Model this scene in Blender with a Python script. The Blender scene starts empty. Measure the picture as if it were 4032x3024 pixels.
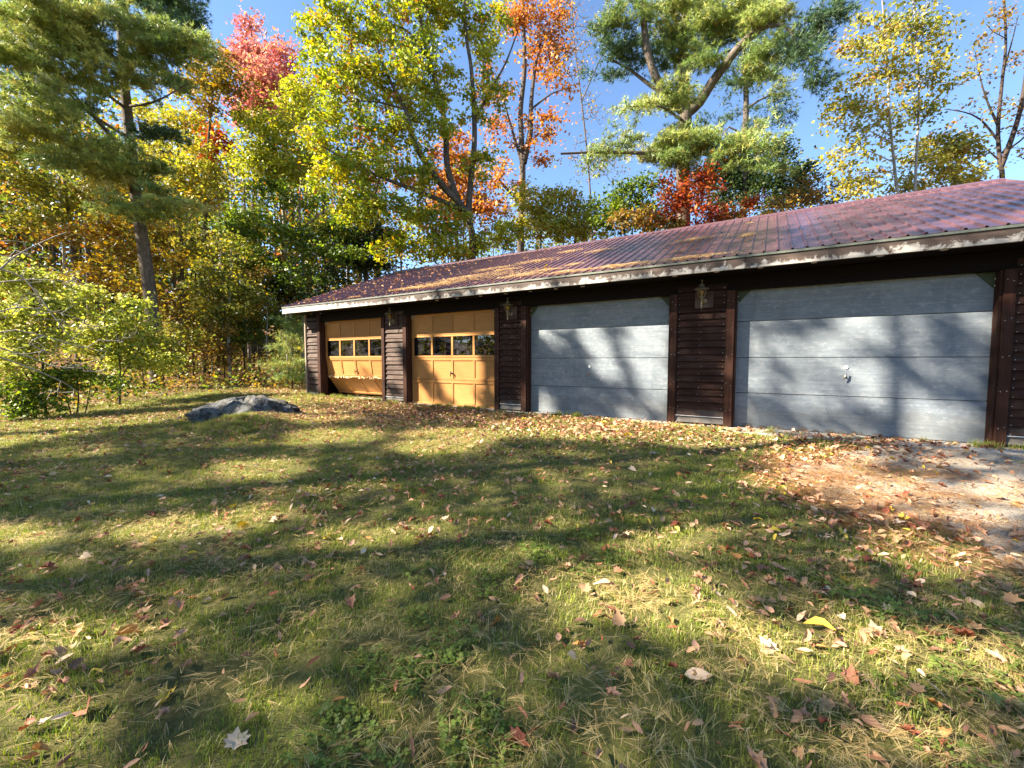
import bpy, math, random
import numpy as np

# ------------------------------------------------------------------ camera, world, sun, exposure
sc = bpy.context.scene
col = sc.collection
SUNDIR = np.array([0.62, 0.50, -0.56]); SUNDIR /= np.linalg.norm(SUNDIR)     # the way the light travels
CAM = np.array([0.0, -7.273, 1.033]); FPX = 1653.0
YAW, PITCH = math.radians(31.16), math.radians(3.284)
cd = bpy.data.cameras.new('camera'); cam = bpy.data.objects.new('camera', cd); col.objects.link(cam)
cam.location = CAM; cam.rotation_euler = (math.pi/2 - PITCH, 0, YAW)
cd.sensor_width = 36; cd.lens = FPX/4032*36; cd.clip_start = 0.02; cd.clip_end = 2000
sc.camera = cam
w = bpy.data.worlds.new('World'); sc.world = w; w.use_nodes = True
nt = w.node_tree; bg = nt.nodes['Background']
sky = nt.nodes.new('ShaderNodeTexSky'); sky.sky_type = 'NISHITA'; sky.sun_disc = False
toS = -SUNDIR
sky.sun_elevation = math.asin(toS[2]); sky.sun_rotation = math.atan2(toS[0], toS[1])
sky.air_density = 0.95; sky.dust_density = 0.0; sky.ozone_density = 4.0; sky.altitude = 300
nt.links.new(sky.outputs[0], bg.inputs[0]); bg.inputs[1].default_value = 0.066
sl = bpy.data.lights.new('sun', 'SUN'); sun = bpy.data.objects.new('sun', sl); col.objects.link(sun)
sl.energy = 5.0; sl.angle = math.radians(0.55); sl.color = (1.0, 0.90, 0.74)
from mathutils import Vector, Matrix
sun.rotation_euler = Vector(SUNDIR).to_track_quat('-Z', 'Y').to_euler(); sun.location = (-20, -20, 30)
sc.view_settings.view_transform = 'Standard'; sc.view_settings.look = 'None'
sc.view_settings.exposure = 2.40; sc.view_settings.gamma = 1.0; sc.view_settings.use_curve_mapping = False
sc.render.engine = 'CYCLES'
cy = sc.cycles
cy.max_bounces = 7; cy.diffuse_bounces = 4; cy.glossy_bounces = 3; cy.transmission_bounces = 5; cy.transparent_max_bounces = 8
cy.use_denoising = True; cy.sample_clamp_indirect = 6

# ------------------------------------------------------------------ projection helpers (photo pixels, 4032 wide)
cyw, syw, cp, sp = math.cos(YAW), math.sin(YAW), math.cos(PITCH), math.sin(PITCH)
FW = np.array([-syw*cp, cyw*cp, -sp]); RT = np.array([cyw, syw, 0.0]); UP = np.cross(RT, FW)
def at(px, py, d): return CAM + d*(FW + RT*((px-2016)/FPX) - UP*((py-1512)/FPX))
def to_px(P):
    q = np.asarray(P) - CAM; z = q@FW; z = np.where(np.abs(z) < 1e-6, 1e-6, z)
    return 2016+FPX*(q@RT)/z, 1512-FPX*(q@UP)/z, z
def on_plane(px, py, n, p0):
    d = at(px, py, 1.0)-CAM; t = np.dot(np.asarray(p0)-CAM, n)/np.dot(d, n); return CAM+t*d
def x_at(px, y):                     # X on the plane Y=y seen in column px (row of the horizon)
    return on_plane(px, 1405, np.array([0, 1.0, 0]), (0, y, 0))[0]
def sstep(a, b, x):
    t = np.clip((np.asarray(x, float)-a)/(b-a), 0, 1); return t*t*(3-2*t)
_hr = np.random.default_rng(77); _hp = _hr.uniform(0, 6.28, (10, 2)); _hk = _hr.uniform(0.25, 1.0, 10); _ha = _hr.uniform(0, 6.28, 10)
def wob(x, y, s=1.0):                # smooth pseudo noise about -1..1
    r = 0
    for i in range(10):
        k = _hk[i]*s; r = r+np.sin((x*math.cos(_ha[i])+y*math.sin(_ha[i]))*k*2.2+_hp[i, 0])
    return r/4.0
def wood_line(x, y):                 # >0 inside the woods at the left and behind
    e1 = -0.85*(x+11.3)-0.50*(y+3.0)                       # left of the shrubs
    far = (y - (9.0 + 0.25*(-x-12)))                     # beyond the end of the lawn tongue
    return np.maximum(np.minimum((-x-14.8)+0.12*y, 30), far)
def ground_z(x, y):
    x = np.asarray(x, float); y = np.asarray(y, float)
    z = -0.068*np.clip(-y-0.7, 0, 9.0)
    z = z+0.010*wob(x*1.3, y*1.3)*sstep(0.3, 1.5, -y)
    hill = np.clip(-x-17.0, 0, 200)*0.10+np.clip(y-9.0, 0, 200)*0.07
    z = z+np.minimum(hill, 9)*sstep(0, 1, hill)
    z = z+0.03*sstep(-6, -10, x)*sstep(-2.0, 0, y)+0.20*np.exp(-((x+7.95)/0.9)**2-((y+3.25)/0.62)**2)
    return z
def on_ground(px, py):
    d = at(px, py, 1.0)-CAM; t = 1.0
    for i in range(400):
        P = CAM+t*d
        if P[2] < float(ground_z(P[0], P[1])): break
        t *= 1.02
    return P

# ------------------------------------------------------------------ object helpers
def tag(o, label=None, cat=None, group=None, kind=None):
    if label: o['label'] = label
    if cat: o['category'] = cat
    if group: o['group'] = group
    if kind: o['kind'] = kind
    return o
def link(o, parent=None):
    col.objects.link(o)
    if parent is not None: o.parent = parent
    return o
def empty(name, loc, label, cat, group=None):
    o = bpy.data.objects.new(name, None); o.location = tuple(loc); o.empty_display_size = 0.2
    link(o); return tag(o, label, cat, group)
def mesh_np(name, V, F, colors=None, mat=None, smooth=False):
    V = np.asarray(V, np.float32); F = np.asarray(F, np.int32); k = F.shape[1]
    me = bpy.data.meshes.new(name)
    me.vertices.add(len(V)); me.vertices.foreach_set('co', V.ravel())
    me.loops.add(F.size); me.loops.foreach_set('vertex_index', F.ravel())
    me.polygons.add(len(F)); me.polygons.foreach_set('loop_start', np.arange(0, F.size, k, dtype=np.int32))
    me.polygons.foreach_set('loop_total', np.full(len(F), k, np.int32))
    if smooth: me.polygons.foreach_set('use_smooth', np.ones(len(F), bool))
    if colors is not None:
        c = np.ones((len(V), 4), np.float32); c[:, :3] = colors
        a = me.color_attributes.new('Col', 'FLOAT_COLOR', 'POINT'); a.data.foreach_set('color', c.ravel())
    if mat: me.materials.append(mat)
    me.update(calc_edges=True); me.validate(); return me
class MB:
    def __init__(s): s.v = []; s.f = []; s.sm = []
    def add(s, vs, fs, smooth=False):
        b = len(s.v); s.v += [tuple(p) for p in vs]; s.f += [tuple(i+b for i in f) for f in fs]; s.sm += [smooth]*len(fs); return s
    def box(s, x0, x1, y0, y1, z0, z1, bev=0.0):
        if bev > 0 and min(x1-x0, y1-y0, z1-z0) > 2.5*bev:
            vs = []; 
            for z, i in ((z0, bev), (z0+bev, 0), (z1-bev, 0), (z1, bev)):
                b = bev if i == 0 else bev*1.0
                a = i
                ring = [(x0+a+bev, y0+a), (x1-a-bev, y0+a), (x1-a, y0+a+bev), (x1-a, y1-a-bev), (x1-a-bev, y1-a), (x0+a+bev, y1-a), (x0+a, y1-a-bev), (x0+a, y0+a+bev)]
                vs += [(p[0], p[1], z) for p in ring]
            fs = [tuple(range(7, -1, -1)), tuple(range(24, 32))]
            for r in range(3):
                for k in range(8):
                    fs.append((r*8+k, r*8+(k+1) % 8, (r+1)*8+(k+1) % 8, (r+1)*8+k))
            return s.add(vs, fs)
        vs = [(x0, y0, z0), (x1, y0, z0), (x1, y1, z0), (x0, y1, z0), (x0, y0, z1), (x1, y0, z1), (x1, y1, z1), (x0, y1, z1)]
        return s.add(vs, [(3, 2, 1, 0), (4, 5, 6, 7), (0, 1, 5, 4), (1, 2, 6, 5), (2, 3, 7, 6), (3, 0, 4, 7)])
    def lathe(s, prof, c=(0, 0, 0), n=12, sq=None):
        vs = []; fs = []
        for r, z in prof:
            for k in range(n):
                a = 2*math.pi*(k+0.5)/n; vs.append((c[0]+r*math.cos(a), c[1]+r*math.sin(a), c[2]+z))
        for i in range(len(prof)-1):
            for k in range(n): fs.append((i*n+k, i*n+(k+1) % n, (i+1)*n+(k+1) % n, (i+1)*n+k))
        fs.append(tuple(range(n-1, -1, -1))); fs.append(tuple((len(prof)-1)*n+k for k in range(n)))
        return s.add(vs, fs, n > 6)
    def tube(s, pts, r, n=8):
        pts = [np.asarray(p, float) for p in pts]; vs = []; fs = []
        for i, p in enumerate(pts):
            t = pts[min(i+1, len(pts)-1)]-pts[max(i-1, 0)]; t /= np.linalg.norm(t)
            a = np.cross(t, (0, 0, 1) if abs(t[2]) < .9 else (1, 0, 0)); a /= np.linalg.norm(a); b = np.cross(t, a)
            rr = r[i] if hasattr(r, '__len__') else r
            for k in range(n):
                q = 2*math.pi*k/n; vs.append(tuple(p+rr*(a*math.cos(q)+b*math.sin(q))))
        for i in range(len(pts)-1):
            for k in range(n): fs.append((i*n+k, i*n+(k+1) % n, (i+1)*n+(k+1) % n, (i+1)*n+k))
        fs.append(tuple(range(n-1, -1, -1))); fs.append(tuple((len(pts)-1)*n+k for k in range(n)))
        return s.add(vs, fs, True)
    def mesh(s, name, mat):
        me = bpy.data.meshes.new(name); me.from_pydata(s.v, [], s.f)
        me.polygons.foreach_set('use_smooth', s.sm)
        if mat: me.materials.append(mat)
        me.update(); return me
    def build(s, name, mat, parent=None, loc=(0, 0, 0)):
        o = bpy.data.objects.new(name, s.mesh(name, mat)); o.location = tuple(loc); return link(o, parent)
def inst(name, me, parent=None, loc=(0, 0, 0), rot=(0, 0, 0), scale=(1, 1, 1)):
    o = bpy.data.objects.new(name, me); o.location = tuple(loc); o.rotation_euler = tuple(rot); o.scale = tuple(scale); return link(o, parent)

# ------------------------------------------------------------------ materials
def mat(name):
    m = bpy.data.materials.new(name); m.use_nodes = True
    t = m.node_tree; b = t.nodes['Principled BSDF']; return m, t, b
def N(t, kind, **kw):
    n = t.nodes.new(kind)
    for k, v in kw.items():
        if k in n.inputs: n.inputs[k].default_value = v
        else: setattr(n, k, v)
    return n
def ramp(t, fac, stops):
    r = N(t, 'ShaderNodeValToRGB'); e = r.color_ramp.elements
    while len(e) < len(stops): e.new(0.5)
    for i, (p, c) in enumerate(stops): e[i].position = p; e[i].color = (*c, 1) if len(c) == 3 else c
    t.links.new(fac, r.inputs[0]); return r.outputs[0]
def coords(t, scale, kind='Object', rnd=True):
    tc = N(t, 'ShaderNodeTexCoord'); mp = N(t, 'ShaderNodeMapping'); mp.inputs['Scale'].default_value = scale
    t.links.new(tc.outputs[kind], mp.inputs[0])
    if rnd:
        oi = N(t, 'ShaderNodeObjectInfo'); mu = N(t, 'ShaderNodeMath', operation='MULTIPLY'); mu.inputs[1].default_value = 57.0
        t.links.new(oi.outputs['Random'], mu.inputs[0]); t.links.new(mu.outputs[0], mp.inputs['Location'])
    return mp.outputs[0]
def noise(t, vec, scale=1.0, detail=5, rough=0.6, dist=0.0):
    n = N(t, 'ShaderNodeTexNoise'); n.inputs['Scale'].default_value = scale; n.inputs['Detail'].default_value = detail
    n.inputs['Roughness'].default_value = rough; n.inputs['Distortion'].default_value = dist
    if vec is not None: t.links.new(vec, n.inputs['Vector'])
    return n.outputs[0]
def mix(t, fac, a, b, mode='MIX'):
    n = N(t, 'ShaderNodeMixRGB', blend_type=mode)
    for i, v in ((0, fac), (1, a), (2, b)):
        if hasattr(v, 'is_linked') or hasattr(v, 'links'): t.links.new(v, n.inputs[i])
        else: n.inputs[i].default_value = v if i == 0 else ((*v, 1) if len(v) == 3 else v)
    return n.outputs[0]
def bump(t, b, h, strength=0.3, dist=0.01):
    n = N(t, 'ShaderNodeBump'); n.inputs['Strength'].default_value = strength; n.inputs['Distance'].default_value = dist
    t.links.new(h, n.inputs['Height']); t.links.new(n.outputs[0], b.inputs['Normal'])
def wood(name, dark, light, axis=0, rough=0.7, grain=1.0, weather=None, wamt=0.5, bumpy=0.35):
    m, t, b = mat(name)
    s = [40.0, 40.0, 40.0]; s[axis] = 1.6
    v = coords(t, s); n1 = noise(t, v, 1.0*grain, 6, 0.65, 0.4)
    v2 = coords(t, [3, 3, 3]); n2 = noise(t, v2, 1.0, 4, 0.6)
    c = ramp(t, n1, [(0.3, dark), (0.72, light)])
    oi = N(t, 'ShaderNodeObjectInfo')
    c = mix(t, 0.55, c, ramp(t, oi.outputs['Random'], [(0, (0.62, 0.6, 0.58)), (1, (1.15, 1.15, 1.15))]), 'MULTIPLY')
    if weather:
        f = ramp(t, n2, [(0.48, (0, 0, 0)), (0.7, (wamt, wamt, wamt))]); c = mix(t, f, c, weather)
    t.links.new(c, b.inputs['Base Color']); b.inputs['Roughness'].default_value = rough; b.inputs['Specular IOR Level'].default_value = 0.12
    bump(t, b, n1, bumpy, 0.004); return m
M = {}
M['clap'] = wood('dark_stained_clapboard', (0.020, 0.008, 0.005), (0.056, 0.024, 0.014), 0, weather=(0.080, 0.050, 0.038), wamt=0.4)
M['clap_old_sunlit'] = wood('weathered_and_sunlit_clapboard', (0.038, 0.022, 0.017), (0.105, 0.068, 0.052), 0, weather=(0.17, 0.135, 0.115), wamt=0.5)  # weathered low boards, and the left pillars' sunlit look as colour
M['clap_bottom'] = wood('bleached_board', (0.08, 0.068, 0.058), (0.20, 0.175, 0.15), 0, weather=(0.26, 0.235, 0.205), wamt=0.6)
M['trim'] = wood('red_brown_trim', (0.021, 0.009, 0.006), (0.064, 0.026, 0.016), 2, weather=(0.065, 0.042, 0.032), wamt=0.3)
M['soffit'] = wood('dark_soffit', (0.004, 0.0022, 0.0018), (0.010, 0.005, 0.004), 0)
M['tan'] = wood('tan_door_wood', (0.39, 0.178, 0.055), (0.48, 0.235, 0.080), 0, rough=0.55, weather=(0.35, 0.165, 0.05), wamt=0.5, bumpy=0.12)
M['tan_v'] = wood('tan_door_stile', (0.37, 0.168, 0.052), (0.46, 0.225, 0.076), 2, rough=0.55, weather=(0.35, 0.165, 0.05), wamt=0.4, bumpy=0.12)
M['split'] = wood('split_raw_wood', (0.5, 0.28, 0.12), (0.8, 0.6, 0.36), 0)
M['pale_frame'] = wood('pale_worn_and_lit_wood', (0.2, 0.14, 0.10), (0.42, 0.33, 0.25), 2)
def fascia_mat():
    m, t, b = mat('peeling_painted_fascia')
    v = coords(t, [2.2, 30, 30]); n1 = noise(t, v, 1.0, 7, 0.7, 0.6)
    v2 = coords(t, [4.2, 4.2, 3.2]); n2 = noise(t, v2, 1.6, 6, 0.68, 0.5)
    woodc = ramp(t, n1, [(0.3, (0.030, 0.018, 0.013)), (0.7, (0.105, 0.068, 0.050))])
    paint = ramp(t, n1, [(0.3, (0.25, 0.22, 0.195)), (0.65, (0.48, 0.445, 0.40))])
    tc = N(t, 'ShaderNodeTexCoord'); sx = N(t, 'ShaderNodeSeparateXYZ'); t.links.new(tc.outputs['Object'], sx.inputs[0])
    # more bare wood along the wet top edge, and sound paint at the far (left) end
    h = N(t, 'ShaderNodeMapRange'); h.inputs[1].default_value = 2.46; h.inputs[2].default_value = 2.30; h.inputs[3].default_value = -0.20; h.inputs[4].default_value = 0.13
    t.links.new(sx.outputs[2], h.inputs[0])
    l = N(t, 'ShaderNodeMapRange'); l.inputs[1].default_value = -11.4; l.inputs[2].default_value = -8.0; l.inputs[3].default_value = 0.3; l.inputs[4].default_value = -0.045
    t.links.new(sx.outputs[0], l.inputs[0])
    a = N(t, 'ShaderNodeMath', operation='ADD'); t.links.new(n2, a.inputs[0]); t.links.new(h.outputs[0], a.inputs[1])
    a2 = N(t, 'ShaderNodeMath', operation='ADD'); t.links.new(a.outputs[0], a2.inputs[0]); t.links.new(l.outputs[0], a2.inputs[1])
    f = ramp(t, a2.outputs[0], [(0.47, (0, 0, 0)), (0.56, (1, 1, 1))])
    t.links.new(mix(t, f, woodc, paint), b.inputs['Base Color']); b.inputs['Roughness'].default_value = 0.75
    bump(t, b, n1, 0.35, 0.004); return m
M['fascia'] = fascia_mat()
def blue_mat():
    m, t, b = mat('faded_blue_grey_paint')
    v = coords(t, [1.0, 30, 22]); n1 = noise(t, v, 1.2, 7, 0.65, 1.2)
    n2 = noise(t, coords(t, [1.6, 1.6, 2.6]), 1.3, 6, 0.62, 0.6)
    n3 = noise(t, coords(t, [9, 9, 14]), 1.5, 6, 0.7, 0.4)
    c = ramp(t, n1, [(0.28, (0.120, 0.142, 0.166)), (0.72, (0.200, 0.227, 0.252))])
    c = mix(t, ramp(t, n2, [(0.45, (0, 0, 0)), (0.75, (0.55, 0.55, 0.55))]), c, (0.29, 0.31, 0.32))
    c = mix(t, ramp(t, n3, [(0.52, (0, 0, 0)), (0.68, (0.55, 0.55, 0.55))]), c, (0.33, 0.345, 0.35))
    n4 = noise(t, coords(t, [3.2, 3, 0.5]), 1.2, 5, 0.6); c = mix(t, ramp(t, n4, [(0.56, (0, 0, 0)), (0.74, (0.45, 0.45, 0.45))]), c, (0.085, 0.10, 0.11))
    c = mix(t, ramp(t, n2, [(0.25, (0.5, 0.5, 0.5)), (0.40, (0, 0, 0))]), c, (0.115, 0.14, 0.16))
    geo = N(t, 'ShaderNodeNewGeometry'); sx = N(t, 'ShaderNodeSeparateXYZ'); t.links.new(geo.outputs['Position'], sx.inputs[0]); n5 = noise(t, geo.outputs['Position'], 5.0, 6, 0.7)
    ms = N(t, 'ShaderNodeMath', operation='MULTIPLY_ADD'); ms.inputs[1].default_value = -0.55; t.links.new(n5, ms.inputs[0]); t.links.new(sx.outputs[2], ms.inputs[2])
    c = mix(t, ramp(t, ms.outputs[0], [(0.0, (0.30, 0.30, 0.30)), (0.10, (0, 0, 0))]), c, (0.13, 0.12, 0.095))   # splashed soil at the foot
    t.links.new(c, b.inputs['Base Color']); b.inputs['Roughness'].default_value = 0.62; b.inputs['Specular IOR Level'].default_value = 0.3
    bump(t, b, n1, 0.25, 0.003); return m
M['blue'] = blue_mat()
def roof_mat():
    m, t, b = mat('maroon_roof_metal')
    n1 = noise(t, coords(t, [0.5, 0.5, 0.5], 'Object', False), 2.0, 5, 0.6); n2 = noise(t, coords(t, [14, 1.2, 1.2], 'Object', False), 1.0, 5, 0.6)
    c = ramp(t, n1, [(0.3, (0.100, 0.046, 0.056)), (0.7, (0.122, 0.058, 0.068))])
    c = mix(t, ramp(t, n2, [(0.55, (0, 0, 0)), (0.8, (0.15, 0.15, 0.15))]), c, (0.15, 0.085, 0.085))
    t.links.new(c, b.inputs['Base Color']); b.inputs['Specular IOR Level'].default_value = 0.75
    t.links.new(ramp(t, n2, [(0.3, (0.24, 0.24, 0.24)), (0.7, (0.34, 0.34, 0.34))]), b.inputs['Roughness'])
    return m
M['roof'] = roof_mat()
def plain(name, c, rough=0.6, metal=0.0, spec=0.4, var=0.25, scale=20):
    m, t, b = mat(name); n = noise(t, coords(t, [scale]*3), 1.0, 4)
    t.links.new(ramp(t, n, [(0.25, tuple(x*(1-var) for x in c)), (0.75, tuple(x*(1+var) for x in c))]), b.inputs['Base Color'])
    b.inputs['Roughness'].default_value = rough; b.inputs['Metallic'].default_value = metal; b.inputs['Specular IOR Level'].default_value = spec; return m
M['drip'] = plain('grey_green_drip_edge', (0.13, 0.14, 0.11), 0.5)
M['nail'] = plain('galvanised_nail', (0.42, 0.40, 0.38), 0.4, 0.2)
M['vent'] = plain('pale_vent', (0.42, 0.38, 0.36), 0.6)
M['concrete'] = plain('concrete', (0.32, 0.30, 0.275), 0.85, var=0.3, scale=8)
M['gusset'] = plain('olive_gusset', (0.04, 0.052, 0.015), 0.6)
M['brass'] = plain('tarnished_brass', (0.21, 0.175, 0.11), 0.5, 0.5)
M['hardware'] = plain('dull_steel', (0.30, 0.28, 0.25), 0.4, 0.7)
M['white'] = plain('white_plastic', (0.78, 0.77, 0.74), 0.35, var=0.04)
M['dark'] = plain('dark_interior', (0.035, 0.03, 0.028), 0.9)
M['rust'] = plain('dark_rusty_iron', (0.06, 0.035, 0.025), 0.6, 0.3)
M['pink'] = plain('magenta_paint', (0.62, 0.06, 0.32), 0.5)
M['amber'] = None
def glass(name, tint, rough=0.02, trans=0.55):
    m = bpy.data.materials.new(name); m.use_nodes = True; t = m.node_tree; t.nodes.clear()
    out = N(t, 'ShaderNodeOutputMaterial'); g = N(t, 'ShaderNodeBsdfGlossy'); g.inputs['Roughness'].default_value = rough; g.inputs['Color'].default_value = (0.9, 0.92, 0.95, 1)
    tr = N(t, 'ShaderNodeBsdfTransparent'); tr.inputs['Color'].default_value = (*tint, 1)
    d = N(t, 'ShaderNodeBsdfDiffuse'); d.inputs['Color'].default_value = (0.09, 0.085, 0.10, 1)
    n = noise(t, coords(t, [3, 3, 6]), 1.0, 5, 0.65, 0.8); mx = N(t, 'ShaderNodeMixShader')
    t.links.new(ramp(t, n, [(0.45, (0, 0, 0)), (0.8, (1-trans, 1-trans, 1-trans))]), mx.inputs[0])
    t.links.new(tr.outputs[0], mx.inputs[1]); t.links.new(d.outputs[0], mx.inputs[2])
    fr = N(t, 'ShaderNodeFresnel'); fr.inputs['IOR'].default_value = 1.6; m2 = N(t, 'ShaderNodeMixShader')
    t.links.new(fr.outputs[0], m2.inputs[0]); t.links.new(mx.outputs[0], m2.inputs[1]); t.links.new(g.outputs[0], m2.inputs[2])
    t.links.new(m2.outputs[0], out.inputs[0]); return m
M['glass'] = glass('dusty_window_glass', (0.45, 0.45, 0.48))
M['amber'] = glass('amber_lantern_glass', (0.85, 0.62, 0.18), 0.1, 0.7)
M['purple_glass'] = glass('purple_backed_glass', (0.42, 0.22, 0.42))
def leafmat(name, translucent=0.38, rough=0.5, spec=0.3):
    m = bpy.data.materials.new(name); m.use_nodes = True; t = m.node_tree; b = t.nodes['Principled BSDF']
    at_ = N(t, 'ShaderNodeVertexColor', layer_name='Col')
    out = [n for n in t.nodes if n.type == 'OUTPUT_MATERIAL'][0]
    t.links.new(at_.outputs[0], b.inputs['Base Color']); b.inputs['Roughness'].default_value = rough; b.inputs['Specular IOR Level'].default_value = spec
    if translucent > 0:
        tr = N(t, 'ShaderNodeBsdfTranslucent'); mx = N(t, 'ShaderNodeMixShader'); mx.inputs[0].default_value = translucent
        br = N(t, 'ShaderNodeBrightContrast'); hs = N(t, 'ShaderNodeHueSaturation'); hs.inputs['Saturation'].default_value = 1.1; hs.inputs['Value'].default_value = 1.25
        t.links.new(at_.outputs[0], hs.inputs['Color']); t.links.new(hs.outputs[0], tr.inputs[0])
        t.links.new(b.outputs[0], mx.inputs[1]); t.links.new(tr.outputs[0], mx.inputs[2]); t.links.new(mx.outputs[0], out.inputs[0])
    return m
M['leaf'] = leafmat('autumn_leaf', 0.40)
M['needle'] = leafmat('pine_needle', 0.25, 0.45, 0.35)
M['litter'] = leafmat('fallen_leaf', 0.12, 0.6, 0.25)
M['straw'] = leafmat('dry_needle', 0.15, 0.6, 0.25)
def grassmat():
    m = leafmat('grass_blade', 0.30, 0.45, 0.35); t = m.node_tree
    at_ = [n for n in t.nodes if n.type == 'VERTEX_COLOR'][0]; b = t.nodes['Principled BSDF']
    hs = [n for n in t.nodes if n.type == 'HUE_SAT'][0]
    geo = N(t, 'ShaderNodeNewGeometry'); n = noise(t, geo.outputs['Position'], 0.9, 4, 0.6); n2 = noise(t, geo.outputs['Position'], 3.5, 3, 0.6)
    f = ramp(t, n, [(0.45, (0, 0, 0)), (0.66, (0.40, 0.40, 0.40))]); c = mix(t, f, at_.outputs[0], (0.36, 0.32, 0.085))
    f2 = ramp(t, n2, [(0.52, (0, 0, 0)), (0.72, (0.30, 0.30, 0.30))]); c = mix(t, f2, c, (0.40, 0.33, 0.14))
    t.links.new(c, b.inputs['Base Color']); t.links.new(c, hs.inputs['Color']); return m
M['grass'] = grassmat()
def barkmat(name, dark, light, scale=9):
    m, t, b = mat(name); v = coords(t, [scale, scale, scale*0.35]); n = noise(t, v, 1.5, 6, 0.7, 0.6); n2 = noise(t, coords(t, [1.3]*3), 1.0, 4)
    c = ramp(t, n, [(0.32, dark), (0.68, light)]); c = mix(t, ramp(t, n2, [(0.5, (0, 0, 0)), (0.75, (0.6, 0.6, 0.6))]), c, tuple(x*1.5 for x in light))
    t.links.new(c, b.inputs['Base Color']); b.inputs['Roughness'].default_value = 0.9; b.inputs['Specular IOR Level'].default_value = 0.1
    bump(t, b, n, 0.6, 0.03); return m
M['bark'] = barkmat('grey_brown_bark', (0.045, 0.034, 0.026), (0.13, 0.105, 0.085))
M['bark_pine'] = barkmat('pine_bark', (0.050, 0.037, 0.028), (0.16, 0.13, 0.105))
M['bark_pale'] = barkmat('pale_bark', (0.16, 0.14, 0.12), (0.38, 0.34, 0.30))
M['bark_dark'] = barkmat('dark_bark', (0.028, 0.020, 0.017), (0.075, 0.055, 0.045))
def rockmat():
    m, t, b = mat('lichen_granite'); v = coords(t, [1, 1, 1]); n = noise(t, v, 7, 8, 0.7, 0.3); n2 = noise(t, v, 2.0, 4, 0.6); n3 = noise(t, v, 26, 4, 0.7)
    c = ramp(t, n, [(0.40, (0.030, 0.030, 0.032)), (0.58, (0.17, 0.17, 0.165))]); c = mix(t, ramp(t, n2, [(0.52, (0, 0, 0)), (0.68, (0.8, 0.8, 0.8))]), c, (0.12, 0.10, 0.05))
    c = mix(t, ramp(t, n3, [(0.58, (0, 0, 0)), (0.7, (0.7, 0.7, 0.7))]), c, (0.30, 0.30, 0.28))
    t.links.new(c, b.inputs['Base Color']); b.inputs['Roughness'].default_value = 0.9; bump(t, b, n, 1.0, 0.10); return m
M['rock'] = rockmat()
def groundmat():
    m, t, b = mat('lawn_soil'); geo = N(t, 'ShaderNodeNewGeometry'); p = geo.outputs['Position']
    n = noise(t, p, 1.2, 5, 0.6); n2 = noise(t, p, 30, 6, 0.75); n3 = noise(t, p, 6, 5, 0.7)
    c = ramp(t, n2, [(0.3, (0.055, 0.055, 0.018)), (0.5, (0.11, 0.10, 0.033)), (0.75, (0.24, 0.20, 0.085))])
    c = mix(t, ramp(t, n, [(0.4, (0, 0, 0)), (0.65, (0.7, 0.7, 0.7))]), c, ramp(t, n3, [(0.3, (0.08, 0.10, 0.024)), (0.7, (0.21, 0.20, 0.06))]))
    # leaf brown under the trees, from the woods' edge on
    sx = N(t, 'ShaderNodeSeparateXYZ'); t.links.new(p, sx.inputs[0])
    mr = N(t, 'ShaderNodeMapRange'); mr.inputs[1].default_value = -15.5; mr.inputs[2].default_value = -17.5; t.links.new(sx.outputs[0], mr.inputs[0])
    mr2 = N(t, 'ShaderNodeMapRange'); mr2.inputs[1].default_value = 7.5; mr2.inputs[2].default_value = 9.5; t.links.new(sx.outputs[1], mr2.inputs[0])
    mx = N(t, 'ShaderNodeMath', operation='MAXIMUM'); t.links.new(mr.outputs[0], mx.inputs[0]); t.links.new(mr2.outputs[0], mx.inputs[1])
    litter = ramp(t, n2, [(0.3, (0.05, 0.025, 0.013)), (0.5, (0.14, 0.07, 0.033)), (0.72, (0.32, 0.17, 0.08))])
    c = mix(t, mx.outputs[0], c, litter)
    t.links.new(c, b.inputs['Base Color']); b.inputs['Roughness'].default_value = 0.95; b.inputs['Specular IOR Level'].default_value = 0.1
    bump(t, b, n2, 0.8, 0.03); return m
M['ground'] = groundmat()
def gravelmat():
    m, t, b = mat('fine_gravel'); geo = N(t, 'ShaderNodeNewGeometry'); p = geo.outputs['Position']
    vo = N(t, 'ShaderNodeTexVoronoi'); vo.inputs['Scale'].default_value = 75; t.links.new(p, vo.inputs['Vector'])
    n = noise(t, p, 55, 5, 0.7); n2 = noise(t, p, 1.6, 5, 0.6)
    c = ramp(t, vo.outputs['Color'], [(0.15, (0.17, 0.140, 0.105)), (0.6, (0.36, 0.305, 0.235)), (0.95, (0.54, 0.48, 0.39))])
    c = mix(t, 0.5, c, ramp(t, n, [(0.3, (0.12, 0.10, 0.08)), (0.7, (0.40, 0.34, 0.27))]))
    c = mix(t, ramp(t, n2, [(0.45, (0, 0, 0)), (0.65, (0.65, 0.65, 0.65))]), c, (0.34, 0.245, 0.145))
    t.links.new(c, b.inputs['Base Color']); b.inputs['Roughness'].default_value = 0.95; bump(t, b, vo.outputs['Distance'], 0.6, 0.01); return m
M['gravel'] = gravelmat()

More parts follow.
